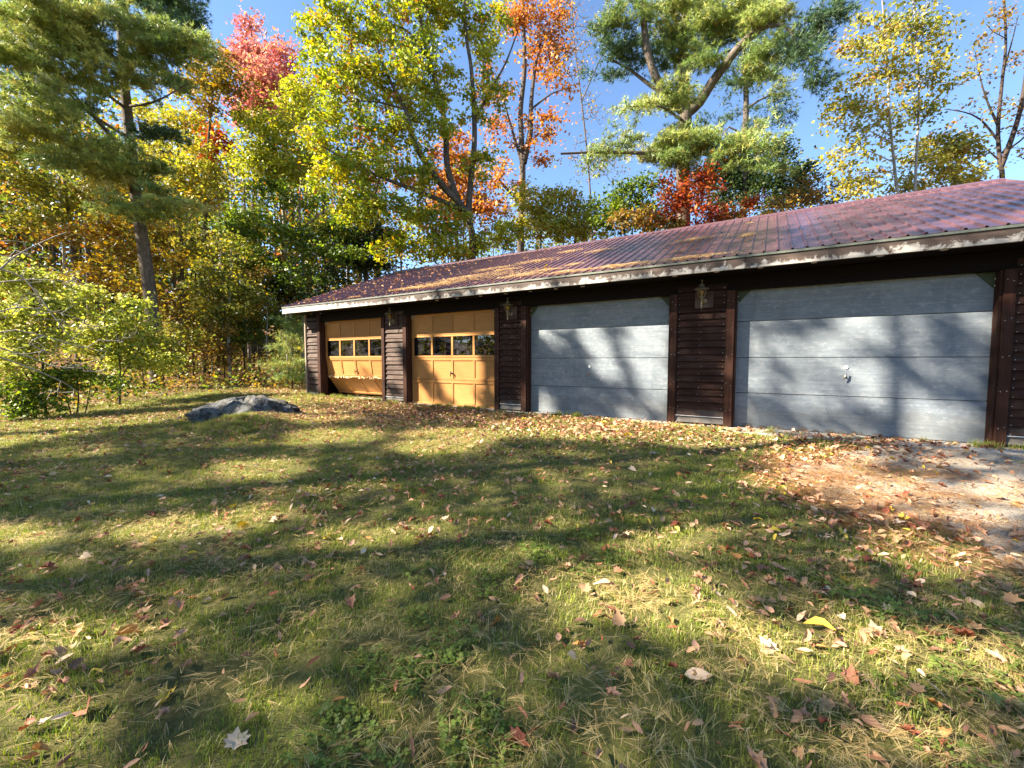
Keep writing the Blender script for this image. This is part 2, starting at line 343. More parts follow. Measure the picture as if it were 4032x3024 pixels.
# ------------------------------------------------------------------ the ground
def grid_axis(lo, hi, segs):
    a = []
    for (s, e, st) in segs: a += list(np.arange(s, e, st))
    return np.array([x for x in a if lo <= x <= hi]+[hi])
gx = grid_axis(-300, 300, [(-300, -60, 20), (-60, -22, 2), (-22, 10, 0.25), (10, 60, 2.5), (60, 300, 20)])
gy = grid_axis(-300, 300, [(-300, -40, 20), (-40, -12, 2), (-12, 12, 0.25), (12, 50, 2), (50, 300, 20)])
XX, YY = np.meshgrid(gx, gy); ZZ = ground_z(XX, YY); nx, ny = len(gx), len(gy)
inside = (XX > -11.0) & (XX < 3.3) & (YY > 0.1) & (YY < 7.2); ZZ[inside] -= 0.12
idx = np.arange(nx*ny).reshape(ny, nx)
Fq = np.stack([idx[:-1, :-1], idx[:-1, 1:], idx[1:, 1:], idx[1:, :-1]], -1).reshape(-1, 4)
o = bpy.data.objects.new('ground', mesh_np('ground', np.stack([XX, YY, ZZ], -1).reshape(-1, 3), Fq, None, M['ground'], True)); link(o); tag(o, 'lawn and forest floor sloping down from the garage', kind='structure')
def in_drive(x, y):                  # >0 on the gravel
    a = 1.0-((x-3.1)/2.9)**2-((y+2.0)/2.3)**2          # patch in front of the wide door
    b = 0.75-((x-3.9)/2.4)**2-((y+5.2)/2.9)**2          # runs on to the right of the camera
    return np.maximum(a, b)+0.16*wob(x*2.2, y*2.2)+0.10*wob(x*6, y*6+3)
dx = np.arange(-0.8, 9.0, 0.12); dy = np.arange(-8.5, -0.06, 0.12); DX, DY = np.meshgrid(dx, dy); keep = in_drive(DX, DY) > 0.10
DZ = ground_z(DX, DY)+0.010; di = np.arange(DX.size).reshape(DX.shape)
kf = keep[:-1, :-1] & keep[1:, :-1] & keep[:-1, 1:] & keep[1:, 1:]
Fd = np.stack([di[:-1, :-1], di[:-1, 1:], di[1:, 1:], di[1:, :-1]], -1)[kf]
used, inv = np.unique(Fd.ravel(), return_inverse=True)
o = bpy.data.objects.new('driveway', mesh_np('driveway', np.stack([DX, DY, DZ], -1).reshape(-1, 3)[used], inv.reshape(-1, 4), None, M['gravel'], True)); link(o)
tag(o, 'bare grey gravel driveway in front of the wide blue door', kind='structure')

# ------------------------------------------------------------------ garage
YT = -0.15            # face of the trim; doors stand at Y = 0
XL, XR = x_at(1202, YT), 3.25
ZH, ZS = 2.075, 2.30  # top of the openings, soffit
YE, ZE, YRD, ZRD = -0.62, 2.475, 3.60, 4.165
RL, RR = -11.39, 3.43
DO = {1: (-10.42, -8.01), 2: (-7.18, -4.71), 3: (-3.985, -1.334), 4: (-0.422, 2.317)}
G = empty('garage', (XL, 0, 0), 'long low four door garage of dark clapboard under a maroon metal roof', 'garage')
G.location = (0, 0, 0)
rng = random.Random(5); R = np.random.default_rng(11)
mb = MB()              # back, side walls, floor, ceiling
mb.box(XL+0.03, XL+0.14, 0.02, 7.2, -0.15, ZS); mb.box(XR-0.14, XR-0.02, 0.02, 7.2, -0.15, ZS); mb.box(XL+0.14, XR-0.14, 7.08, 7.2, -0.15, ZS)
gz = YRD-0.62-0.0
mb.build('wall', M['clap'], G)
for s in (XL+0.05, XR-0.12):
    mb = MB(); mb.add([(s, 0.02, ZS+0.002), (s, 7.18, ZS+0.002), (s, 3.6, ZRD-0.12), (s+.07, 0.02, ZS+0.002), (s+.07, 7.18, ZS+0.002), (s+.07, 3.6, ZRD-0.12)], [(0, 1, 2), (5, 4, 3), (0, 3, 4, 1), (1, 4, 5, 2), (2, 5, 3, 0)])
    mb.build('gable', M['clap'], G)
MB().box(XL+0.14, XR-0.14, 0.05, 7.08, -0.14, 0.0).build('floor_slab', M['concrete'], G)
MB().box(XL+0.14, XR-0.14, 0.05, 7.08, ZS+0.02, ZS+0.05).build('ceiling', M['dark'], G)
# header above the doors, soffit with vents
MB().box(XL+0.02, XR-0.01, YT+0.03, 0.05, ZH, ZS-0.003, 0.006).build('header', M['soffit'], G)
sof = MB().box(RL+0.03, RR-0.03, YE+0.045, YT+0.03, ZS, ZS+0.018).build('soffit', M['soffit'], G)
for px, py in ((2653, 1083), (2819, 1066), (2994, 1047), (3210, 1025), (3476, 999), (3736, 972)):
    p = on_plane(px, py, np.array([0, 0, 1.0]), (0, 0, ZS-0.006))
    MB().lathe([(0.036, 0.002), (0.036, -0.006), (0.026, -0.010)], (0, 0, 0), 14).build('vent', M['vent'], sof, (p[0], min(max(p[1], YE+0.1), YT-0.02), ZS-0.002))
for px in (2290, 2185, 2085, 1990, 1890, 1800, 1720):
    x = x_at(px, -0.42); MB().lathe([(0.036, 0.002), (0.036, -0.006), (0.026, -0.010)], (0, 0, 0), 14).build('vent', M['vent'], sof, (x, -0.40, ZS-0.002))
# fascia in lengths, drip edge
jf = x_at(2922, YE)
cuts = [RL, -6.9, jf, RR]
for i in range(3):
    MB().box(cuts[i]+0.002, cuts[i+1]-0.002, YE+0.012, YE+0.045, ZS-0.01, ZE-0.028, 0.003).build('fascia_board', M['fascia'], G)
MB().box(RL, RR, YE-0.004, YE+0.010, ZE-0.034, ZE-0.006).build('drip_edge', M['drip'], G)
# rake boards
sl_ = (ZRD-ZE)/(YRD-YE); 
for xs in (RL+0.005, RR-0.03):
    mb = MB(); 
    a = [(xs, YE+0.05, ZE-0.17), (xs, YRD, ZRD-0.17), (xs, YRD, ZRD-0.02), (xs, YE+0.05, ZE-0.01)]
    b = [(p[0]+0.025, p[1], p[2]) for p in a]; mb.add(a+b, [(0, 1, 2, 3), (7, 6, 5, 4), (0, 4, 5, 1), (1, 5, 6, 2), (2, 6, 7, 3), (3, 7, 4, 0)])
    mb.build('rake_board', M['fascia'], G)
# roof: ribbed sheets, each its own piece
roof = MB().box(RL+0.02, RR-0.02, YE+0.05, YE+0.16, ZE-0.10, ZE-0.03).build('roof', M['dark'], G)
PIT = 0.16; RIBH = 0.019
LEN = math.hypot(YRD-YE, ZRD-ZE); ANG = math.atan2(ZRD-ZE, YRD-YE)
def sheet(width, x0, back=False):
    prof = []; n = round(width/PIT)
    prof.append((0.0, 0.0))
    k0 = 0
    for k in range(n+1):
        c = k*PIT; h = RIBH
        for dxx, hh in ((-0.017, 0), (-0.008, h), (0.008, h), (0.017, 0)):
            x = c+dxx
            if 0 <= x <= width+0.012: prof.append((x, hh))
    prof = sorted(set(prof)); vs = []; fs = []
    ys = np.linspace(0, LEN, 9)
    for y in ys:
        for (x, h) in prof: vs.append((x, y, h+0.0003*math.sin(y*2.3+x*9)*(1 if h == 0 else 0)))
    m = len(prof)
    for i in range(len(ys)-1):
        for j in range(m-1): fs.append((i*m+j, i*m+j+1, (i+1)*m+j+1, (i+1)*m+j))
    # underside so that a sheet has thickness
    b0 = len(vs); vs += [(x, y, h-0.0025) for y in (0, LEN) for (x, h) in prof]
    for j in range(m-1): fs.append((b0+m+j, b0+m+j+1, b0+j+1, b0+j)); fs.append((j, b0+j, b0+j+1, j+1))
    # screws along two rows
    mbx = MB(); mbx.add(vs, fs); return mbx
sheet_me = sheet(0.96, 0).mesh('roof_sheet', M['roof'])
x = 1.528-0.96*13; first = sheet(x-RL, 0); 
nS = 0
for k in range(-1, 16):
    xs = RL if k == -1 else x+0.96*k
    if xs > RR-0.05: break
    wdt = min(0.96, RR-xs) if k >= 0 else x-RL
    me = sheet_me if abs(wdt-0.96) < 0.02 else sheet(wdt, 0).mesh('roof_sheet', M['roof'])
    inst('roof_sheet', me, roof, (xs, YE, ZE+0.0015*(nS % 2)), (ANG, 0, 0)); nS += 1
mb = MB(); mb.add([(RL, YRD+0.01, ZRD-0.003), (RR, YRD+0.01, ZRD-0.003), (RR, 2*YRD-YE, ZE), (RL, 2*YRD-YE, ZE), (RL, YRD+0.01, ZRD-0.03), (RR, YRD+0.01, ZRD-0.03), (RR, 2*YRD-YE, ZE-0.03), (RL, 2*YRD-YE, ZE-0.03)],
       [(0, 1, 2, 3), (7, 6, 5, 4), (0, 4, 5, 1), (1, 5, 6, 2), (2, 6, 7, 3), (3, 7, 4, 0)]); mb.build('rear_slope', M['roof'], roof)
mb = MB(); q = 0.13
mb.add([(xx, YRD+yy*q, ZRD+0.035-abs(yy)*q*sl_+ (0.008 if abs(yy) < 0.2 else 0)) for xx in (RL-0.01, RR+0.01) for yy in (-1, -0.12, 0.12, 1)]+[(xx, YRD+yy*q, ZRD+0.005-abs(yy)*q*sl_) for xx in (RL-0.01, RR+0.01) for yy in (-1, 1)],
       [(0, 4, 5, 1), (1, 5, 6, 2), (2, 6, 7, 3), (0, 8, 10, 4), (3, 7, 11, 9), (8, 9, 11, 10), (0, 1, 2, 3, 9, 8), (4, 10, 11, 7, 6, 5)])
mb.build('ridge_cap', M['roof'], roof)
screws = MB()
for xr in np.arange(RL+0.25, RR, PIT):
    for u in (0.06, 0.36, 0.66, 0.95):
        xx = xr+0.035; y = YE+(YRD-YE)*u; z = ZE+(ZRD-ZE)*u; screws.box(xx-.004, xx+.004, y-.004, y+.004, z+0.001, z+0.006)
so = screws.build('roof_screws', M['roof'], roof); so['kind'] = 'stuff'
# pillars between the doors
pill = [(1, XL, DO[1][0]), (2, DO[1][1], DO[2][0]), (3, DO[2][1], DO[3][0]), (4, DO[3][1], DO[4][0]), (5, DO[4][1], XR)]
nails = MB()
def nail(x, z, y, r=0.0036): nails.lathe([(r, 0), (r*0.8, 0.002)], (0, 0, 0), 6) if False else nails.box(x-r, x+r, y-0.004, y+0.002, z-r, z+r)
EXPO = 0.108
for n, a, b in pill:
    core = MB().box(a+0.005 if n > 1 else a+0.03, b-0.005 if n < 5 else b-0.03, YT+0.045, 0.06, -0.1, ZS-0.005).build('post_core', M['clap'], G)
    tl = 0.10 if n > 1 else 0.055; tr = 0.115 if n < 5 else 0.07
    for (x0, x1) in ((a, a+tl), (b-tr, b)):
        mt = M['trim'] if n > 1 or x0 > a+0.01 else M['pale_frame']  # outer corner strip is pale: its white-lit look is put into the colour
        MB().box(x0, x1, YT-0.012, YT+0.044, 0.02, ZH-0.002 if n > 1 else ZS-0.006, 0.004).build('door_trim', mt, G)
        if n > 2:
            for zz in np.arange(0.25, 2.0, 0.42):
                nail(x0+0.025, zz+rng.uniform(-.03, .03), YT-0.013); nail(x1-0.025, zz+rng.uniform(-.03, .03), YT-0.013)
    # jamb linings reaching back to the door
    if n > 1: MB().box(a-0.028, a-0.001, YT+0.01, 0.045, 0.0, ZH-0.004, 0.003).build('jamb', M['trim'], G)
    if n < 5: MB().box(b+0.001, b+0.028, YT+0.01, 0.045, 0.0, ZH-0.004, 0.003).build('jamb', M['trim'] if n > 1 else M['trim'], G)
    x0, x1 = a+tl+0.002, b-tr-0.002; nb = int((ZS-0.03)/EXPO)
    def board(h, drop=0.0):
        m_ = MB(); y0, y1, t = YT+0.043, YT+0.012, 0.0
        m_.add([(x0, y1-0.004, 0), (x1, y1-0.004, 0), (x1, y0-0.006, h), (x0, y0-0.006, h), (x0, y0, 0), (x1, y0, 0), (x1, y0, h), (x0, y0, h)],
               [(0, 1, 2, 3), (4, 7, 6, 5), (0, 4, 5, 1), (3, 2, 6, 7), (0, 3, 7, 4), (1, 5, 6, 2)]); return m_
    lit = n <= 2  # left pillars take paler boards, sunlight put into the colour
    bm_ = board(EXPO+0.0).mesh('clapboard', M['clap_old_sunlit'] if lit else M['clap']); bl = board(EXPO).mesh('clapboard', M['clap_bottom'])
    bw = board(EXPO).mesh('clapboard', M['clap_old_sunlit'])
    for k in range(nb):
        z = 0.045+k*EXPO
        if z+EXPO > ZS-0.004: break
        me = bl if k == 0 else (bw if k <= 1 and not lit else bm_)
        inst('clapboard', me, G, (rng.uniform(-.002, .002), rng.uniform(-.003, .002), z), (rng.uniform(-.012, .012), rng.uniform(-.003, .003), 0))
        if n >= 3:
            for xx in (x0+0.03, (x0+x1)/2+rng.uniform(-.03, .03), x1-0.03): nail(xx, z+0.018+rng.uniform(-.006, .006), YT+0.006)
    # white flashing strip above the lowest board
    if n >= 2: MB().box(x0, x1, YT+0.002, YT+0.010, 0.045+EXPO-0.008, 0.045+EXPO-0.001).build('flashing', M['white'], G)
no = nails.build('nails', M['nail'], G); no['kind'] = 'stuff'
MB().box(DO[4][0]-0.1, DO[4][1]+0.35, -0.55, 0.02, -0.13, 0.012, 0.006).build('door_sill', M['concrete'], G)
MB().box(XL+0.02, DO[4][0]-0.12, YT-0.01, 0.02, -0.13, 0.015, 0.004).build('foundation', M['concrete'], G)

# garage doors
J = [0.0, 0.5815, 1.0838, 1.597, 2.085]; JB = [0.015, 0.533, 1.067, 1.6112, 2.085]
def blue_door(no, label):
    a, b = DO[no]; d = MB().box(a-0.02, b+0.02, 0.035, 0.05, 0.0, 2.09).build('garage_door', M['dark'], G); d['label'] = label
    for k in range(4):
        MB().box(a-0.004, b+0.004, 0.0, 0.034, JB[k]+0.004, JB[k+1]-0.003, 0.004).build('door_panel', M['blue'], d)
    cx = (a+b)/2-0.02+(0.01 if no == 4 else -0.07); zh = 0.80 if no == 3 else 0.82
    MB().lathe([(0.026, 0), (0.026, 0.006), (0.020, 0.009)], (0, 0, 0), 16).build('lock_disc', M['white'], d, (cx, -0.001, zh+0.11)).rotation_euler = (math.pi/2, 0, 0)
    h = MB(); h.lathe([(0.018, 0), (0.018, 0.008), (0.009, 0.012), (0.008, 0.034)], (0, 0, 0), 12); h.tube([(-0.003, -0.050, 0.036), (0.0, 0.0, 0.042), (0.003, 0.050, 0.036)], [0.007, 0.010, 0.007], 8)
    hh = h.build('handle', M['hardware'], d, (cx-0.012, -0.001, zh-0.015)); hh.rotation_euler = (math.pi/2, 0.25, 0)
    for (xc, s) in ((a+0.004, 1), (b-0.004, -1)):
        m_ = MB(); v = [(xc, -0.016, 2.07), (xc+s*0.19, -0.016, 2.07), (xc, -0.016, 1.85)]
        v2 = [(p[0], -0.002, p[2]) for p in v]; f = [(0, 1, 2), (5, 4, 3), (0, 3, 4, 1), (1, 4, 5, 2), (2, 5, 3, 0)]
        if s > 0: f = [tuple(reversed(q)) for q in f]
        g = m_.add(v+v2, f).build('corner_gusset', M['gusset'], d)
        for zz in (1.91, 1.99): MB().box(xc+s*0.022-.009, xc+s*0.022+.009, -0.024, -0.016, zz-.009, zz+.009, 0.003).build('bolt', M['white'], d)
    return d
blue_door(3, 'blue grey four panel door of single width'); blue_door(4, 'wide faded blue grey door with peeling bottom edge')
# small chip hole in door 3
cs = [d for d in G.children if d.name.startswith('garage_door')]
MB().box(-3.21-.008, -3.21+.008, -0.003, 0.002, 0.80, 0.83).build('chip', M['dark'], cs[0])
# peeling strip at the foot of the wide door
pm = MB(); x = DO[4][0]+0.12
while x < DO[4][1]-0.6:
    wd = rng.uniform(.03, .16); z1 = 0.035+rng.uniform(0, .035); pm.add([(x, -0.004, 0.016), (x+wd, -0.006, 0.016), (x+wd*.9, -0.008, z1), (x+wd*.5, -0.012, z1+rng.uniform(-.01, .015)), (x+wd*.1, -0.008, z1)], [(0, 1, 2, 3, 4)]); x += wd+rng.uniform(0, .10)
pm.build('peeling_edge', M['clap_bottom'], cs[1])

def tan_door(no, label, broken=False):
    a, b = DO[no]; W = b-a
    d = MB().box(a-0.02, a-0.002, 0.01, 0.05, 0.0, 2.08).box(b+0.002, b+0.02, 0.01, 0.05, 0.0, 2.08).build('garage_door', M['pale_frame'], G); d['label'] = label
    end, mid = 0.085, 0.055; n = 4
    inner = (W-2*end-3*mid)/4
    st = [(a, a+end)]; xs = a+end; cells = []
    for i in range(n):
        cells.append((xs, xs+inner)); xs += inner
        st.append((xs, xs+(mid if i < 3 else end))); xs += mid if i < 3 else end
    for k in range(4):
        z0, z1 = J[k]+0.003, J[k+1]-0.003; H = z1-z0
        rot = (0, 0, 0); off = (0, 0, 0)
        piv = (0, 0.0, z1)
        if broken and k == 0: rot = (0.62, 0, 0); piv = (0, 0.085, z1)
        if broken and k == 1: rot = (0.15, 0, 0); piv = (0, 0.005, z1)
        def put(nm, x0, x1, y0, y1, u0, u1, m_, bev=0.003):    # u measured down from the section's top edge
            o = MB().box(x0, x1, y0, y1, -u1, -u0, bev).build(nm, m_, d, piv); o.rotation_euler = rot; return o
        rt, rb = (0.062, 0.055) if k != 2 else (0.042, 0.045)
        put('rail', a, b, -0.004, 0.034, 0, rt, M['tan']); put('rail', a, b, -0.004, 0.034, H-rb, H, M['tan'])
        for (s0, s1) in st: put('stile', s0, s1, 0.0, 0.034, rt+0.001, H-rb-0.001, M['tan_v'])
        for i, (c0, c1) in enumerate(cells):
            if k == 2: put('window_pane', c0-0.004, c1+0.004, 0.016, 0.020, rt-0.004, H-rb+0.004, M['purple_glass'] if (broken and i == 1) else M['glass'], 0)
            else: put('panel', c0-0.004, c1+0.004, 0.014, 0.024, rt-0.004, H-rb+0.004, M['tan'], 0)
    cx = (a+b)/2-0.01
    h = MB(); h.lathe([(0.022, 0), (0.022, 0.010), (0.010, 0.014), (0.009, 0.04)], (0, 0, 0), 10); h.tube([(0, -0.075, 0.045), (0, 0, 0.05), (0, 0.05, 0.045)], 0.010, 7)
    hh = h.build('handle', M['rust'], d, (cx, 0.065 if broken else -0.002, 0.74)); hh.rotation_euler = (math.pi/2+(0.15 if broken else 0), 0.0, 0)
    for (xc, s, dz) in ((a, 1, 0), (b, -1, -0.0)):   # worn pale bracket in the top corners
        MB().add([(xc, -0.009, 2.07), (xc+s*0.20, -0.009, 2.07), (xc+s*0.15, -0.009, 2.03), (xc+s*0.05, -0.009, 1.99), (xc, -0.009, 1.90)][::(1 if s < 0 else -1)]+[], [(0, 1, 2, 3, 4)]).build('corner_bracket', M['pale_frame'], d)
    if broken:
        sp_ = MB(); x = a
        while x < b-0.03:
            wd = rng.uniform(.015, .07); up = rng.uniform(.0, .035); dn = rng.uniform(.0, .05); y = 0.075+rng.uniform(-.02, .01)
            sp_.box(x, x+wd, y-0.012, y+0.01, J[1]-dn, J[1]+up); x += wd+rng.uniform(0, .03)
        sp_.build('splintered_edge', M['split'], d)
    return d
tan_door(2, 'intact tan panelled door with four dark panes'); tan_door(1, 'tan panelled door with its bottom section pushed in', True)
a1 = DO[1][0]
p = MB().tube([(a1+0.86, 0.10, 1.58), (a1+1.25, 0.33, 1.05), (a1+1.65, 0.58, 0.5), (a1+2.0, 0.80, 0.02)], 0.028, 8).build('leaning_pole', M['pink']); tag(p, 'magenta pole leaning behind the second pane of the broken tan door', 'pole')

# wall lanterns
def lantern(px, py, label):
    p = on_plane(px, py, np.array([0, 1.0, 0]), (0, YT-0.06, 0)); x, z = p[0], p[2]; y = YT
    L = empty('wall_lantern', (x, y, z), label, 'lantern', 'lanterns between the garage doors')
    MB().box(-0.105, 0.155, -0.022, 0.02, -0.20, 0.05, 0.004).build('mounting_board', M['clap_old_sunlit'], L)
    m_ = MB(); m_.lathe([(0.05, 0), (0.045, 0.012), (0.02, 0.02)], (0, 0, 0), 14); bp = m_.build('back_plate', M['brass'], L, (0.02, -0.022, -0.09)); bp.rotation_euler = (math.pi/2, 0, 0)
    MB().tube([(0.02, -0.03, -0.09), (0.03, -0.075, -0.13), (0.02, -0.10, -0.09), (0, -0.11, -0.06)], 0.009, 8).build('arm', M['brass'], L)
    MB().lathe([(0.004, -0.225), (0.012, -0.205), (0.016, -0.195), (0.010, -0.18), (0.011, -0.09), (0.018, -0.075), (0.026, -0.062), (0.022, -0.045), (0.034, -0.038)], (0, -0.11, 0), 12).build('stem', M['brass'], L)
    c = MB()
    for k in range(6):
        a = 2*math.pi*(k+0.5)/6; c.tube([(0.042*math.cos(a), -0.11+0.042*math.sin(a), -0.04), (0.080*math.cos(a), -0.11+0.080*math.sin(a), 0.068)], 0.0045, 5)
    c.lathe([(0.046, -0.042), (0.046, -0.034)], (0, -0.11, 0), 6); c.build('cage', M['brass'], L)
    g = MB(); vs = []
    for (r, zz) in ((0.040, -0.035), (0.076, 0.066)):
        for k in range(6):
            a = 2*math.pi*(k+0.5)/6; vs.append((r*math.cos(a), -0.11+r*math.sin(a), zz))
    g.add(vs, [(k, (k+1) % 6, 6+(k+1) % 6, 6+k) for k in range(6)]); g.build('lamp_glass', M['amber'], L)
    MB().lathe([(0.012, -0.03), (0.016, 0.0), (0.030, 0.025), (0.026, 0.048), (0.012, 0.06)], (0, -0.11, 0), 12).build('bulb', M['white'], L)
    MB().lathe([(0.118, 0.066), (0.112, 0.078), (0.060, 0.105), (0.034, 0.112), (0.030, 0.128), (0.046, 0.134), (0.030, 0.15), (0.010, 0.158), (0.006, 0.185), (0.014, 0.195), (0.014, 0.21), (0.004, 0.218)], (0, -0.11, 0), 6).build('cap', M['brass'], L)
lantern(2765, 1160, 'brass wall lantern between the two blue doors'); lantern(2004, 1217, 'brass wall lantern between tan door and blue door'); lantern(1541, 1248, 'brass wall lantern between the two tan doors')

# ------------------------------------------------------------------ trees: skeleton, wood and leaves
def unit(v): return v/np.maximum(np.linalg.norm(v, axis=-1, keepdims=True), 1e-9)
def wood_mesh(name, A, B, ra, rb, m, n=5):
    """tapered prisms from A to B, one for every piece of limb"""
    A, B = np.asarray(A), np.asarray(B); k = len(A); t = unit(B-A)
    ref = np.where(np.abs(t[:, 2:3]) < 0.9, [[0, 0, 1.0]], [[1.0, 0, 0]]); u = unit(np.cross(t, ref)); v = np.cross(t, u)
    V = np.zeros((k, 2, n, 3))
    for j in range(n):
        a = 2*math.pi*j/n; dvec = u*math.cos(a)+v*math.sin(a)
        V[:, 0, j] = A+dvec*ra[:, None]-t*ra[:, None]*0.25; V[:, 1, j] = B+dvec*rb[:, None]+t*rb[:, None]*0.25
    i = np.arange(k)[:, None]*2*n; j = np.arange(n)[None]; j2 = (j+1) % n
    F = np.stack([i+j, i+j2, i+n+j2, i+n+j], -1).reshape(-1, 4)
    return mesh_np(name, V.reshape(-1, 3), F, None, m, True)
def leaf_quads(P, size, R, droop=0.35, up=0.6, aspect=0.62):
    """folded leaf quads at P: returns verts (k*4,3), faces"""
    k = len(P); ax = unit(R.normal(size=(k, 3))*[1, 1, 0.6]-[0, 0, droop]); nrm = unit(R.normal(size=(k, 3))+[0, 0, up])
    sd = unit(np.cross(ax, nrm)); nn = np.cross(sd, ax); s = size[:, None]
    V = np.stack([P, P+ax*s*0.42+sd*s*aspect*0.5+nn*s*0.10, P+ax*s, P+ax*s*0.42-sd*s*aspect*0.5+nn*s*0.10], 1)
    return V.reshape(-1, 3), np.arange(k*4).reshape(k, 4)
def pal(name):
    return np.array(PAL[name])
PAL = {   # leaf colours, sun and shade put into the paler and darker pine sets: (r, g, b, weight)
 'oak':    [(0.247, 0.301, 0.033, 5), (0.367, 0.385, 0.045, 5), (0.495, 0.420, 0.045, 3), (0.165, 0.217, 0.033, 3), (0.540, 0.266, 0.038, .7), (0.480, 0.154, 0.030, .3)],
 'green':  [(0.101, 0.155, 0.023, 4), (0.162, 0.223, 0.029, 4), (0.243, 0.284, 0.033, 2), (0.068, 0.108, 0.019, 3)],
 'dark':   [(.028, .050, .014, 4), (.045, .070, .018, 3), (.07, .09, .02, 1)],
 'yellow': [(.44, .36, .055, 4), (.38, .36, .055, 4), (.27, .29, .045, 3), (.46, .29, .05, 1)],
 'limey':  [(.33, .35, .042, 4), (.42, .41, .055, 4), (.20, .235, .03, 2), (.50, .42, .06, 1.5)],
 'shrub':  [(.40, .42, .075, 4), (.33, .37, .06, 4), (.50, .48, .15, 2), (.16, .19, .035, 2), (.46, .36, .09, .7)],
 'gold':   [(.33, .205, .035, 4), (.25, .165, .030, 3), (.38, .28, .045, 3), (.20, .19, .035, 3), (.24, .10, .03, .8)],
 'orange': [(0.483, 0.210, 0.058, 4), (0.437, 0.156, 0.039, 3), (0.460, 0.288, 0.065, 2), (0.345, 0.120, 0.052, 1.2)],
 'red':    [(.36, .075, .028, 4), (.40, .12, .035, 3), (.28, .045, .025, 2), (.42, .18, .05, 1.6)],
 'pink':   [(0.529, 0.188, 0.168, 4), (0.552, 0.250, 0.168, 3), (0.460, 0.125, 0.119, 2), (0.529, 0.312, 0.140, 1.4)],
 'brown':  [(0.213, 0.125, 0.036, 3), (0.312, 0.181, 0.042, 3), (0.163, 0.144, 0.030, 3), (0.413, 0.275, 0.048, 1.5)],
 'olive':  [(0.224, 0.231, 0.039, 3), (0.308, 0.266, 0.046, 3), (0.140, 0.161, 0.029, 3), (0.448, 0.350, 0.052, 1.2)],
 'birch':  [(0.429, 0.377, 0.058, 4), (0.312, 0.299, 0.052, 3), (0.221, 0.215, 0.046, 3), (0.546, 0.442, 0.078, 2), (0.325, 0.182, 0.052, 1)],
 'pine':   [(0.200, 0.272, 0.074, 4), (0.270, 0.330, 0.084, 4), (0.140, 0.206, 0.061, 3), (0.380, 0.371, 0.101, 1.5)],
 'pinelt': [(0.306, 0.367, 0.101, 4), (0.394, 0.413, 0.115, 4), (0.228, 0.300, 0.081, 2), (0.473, 0.420, 0.135, 1)],  # sunlit boughs, the light put into the needle colour
 'pinedk': [(0.068, 0.119, 0.048, 4), (0.098, 0.154, 0.054, 3), (0.053, 0.091, 0.042, 2)],  # dim boughs, the shade put into the needle colour
}
def colours(palette, n, R, cl=None):
    p = pal(palette); pr = p[:, 3]/p[:, 3].sum()
    base = R.choice(len(p), size=n, p=pr)
    if cl is not None:                         # half of the leaves follow their cluster
        cc = R.choice(len(p), size=int(cl.max())+1, p=pr); use = R.random(n) < 0.6; base = np.where(use, cc[cl], base)
    return p[base, :3]*R.uniform(0.78, 1.22, (n, 1))*R.uniform(0.93, 1.07, (n, 3))
def smooth_path(pts, step=0.25):
    pts = np.asarray(pts, float); out = [pts[0]]
    P = np.vstack([2*pts[0]-pts[1], pts, 2*pts[-1]-pts[-2]])
    for i in range(1, len(P)-2):
        p0, p1, p2, p3 = P[i-1:i+3]; m = max(2, int(np.linalg.norm(p2-p1)/step))
        for q in np.linspace(0, 1, m+1)[1:]:
            out.append(0.5*((2*p1)+(-p0+p2)*q+(2*p0-5*p1+4*p2-p3)*q*q+(-p0+3*p1-3*p2+p3)*q**3))
    return np.array(out)
class Skel:
    """a growing skeleton: given limbs first, then twigs joining every leaf cluster to the nearest limb"""
    def __init__(s): s.P = []; s.par = []; s.fix = []
    def limb(s, pts, r0, r1, join=None, step=0.3):
        pts = smooth_path(pts, step); n = len(pts); prev = -1
        if join is not None: prev = int(np.argmin(np.linalg.norm(np.array(s.P)-pts[0], axis=1)))
        for i, p in enumerate(pts):
            s.P.append(p); s.par.append(prev); s.fix.append(r0+(r1-r0)*(i/(n-1))**0.9); prev = len(s.P)-1
    def grow(s, C, R, rt=0.007, rise=0.45, jit=0.12, power=2.3):
        n0 = len(s.P); P = np.array(s.P); order = np.argsort([np.min(np.linalg.norm(P-c, axis=1)) for c in C])
        buf = np.zeros((n0+len(C)*5, 3)); buf[:n0] = P; n = n0; par = list(s.par); tips = np.zeros(len(C), int)
        for o in order:
            c = C[o]; d = c-buf[:n]; L = np.linalg.norm(d, axis=1); cost = L+rise*np.maximum(0, 0.35*L-d[:, 2]); b = int(np.argmin(cost)); l = L[b]
            k = max(1, min(4, int(l/0.45))); prev = b; st = buf[b].copy()
            for i in range(1, k+1):
                q = i/k; p = st+(c-st)*q+np.array([0, 0, -0.10*l*q*(1-q)*2])+(R.normal(size=3)*jit*l*0.25*(1 if i < k else 0)); buf[n] = p; par.append(prev); prev = n; n += 1
            tips[o] = prev
        m = n; w_ = np.zeros(m); kids = np.zeros(m, int)
        for i in range(n0, m): kids[par[i]] += 1
        for i in range(m-1, n0-1, -1):
            if w_[i] == 0: w_[i] = rt**power
            w_[par[i]] += w_[i] if par[i] >= n0 else 0
        rad = np.zeros(m); rad[n0:] = w_[n0:]**(1/power); rad[:n0] = s.fix
        s.P = buf[:n]; s.par = np.array(par); s.rad = rad; s.n0 = n0; return tips
    def done(s):
        s.P = np.array(s.P); s.par = np.array(s.par); s.rad = np.array(s.fix); s.n0 = len(s.P)
    def mesh(s, name, m, n=6):
        i = np.where(s.par >= 0)[0]; p = s.par[i]; ra = np.where(p < s.n0, np.minimum(s.rad[p], np.where(i < s.n0, 9, s.rad[i]*1.25)), s.rad[p])
        return wood_mesh(name, s.P[p], s.P[i], ra, s.rad[i], m, n)
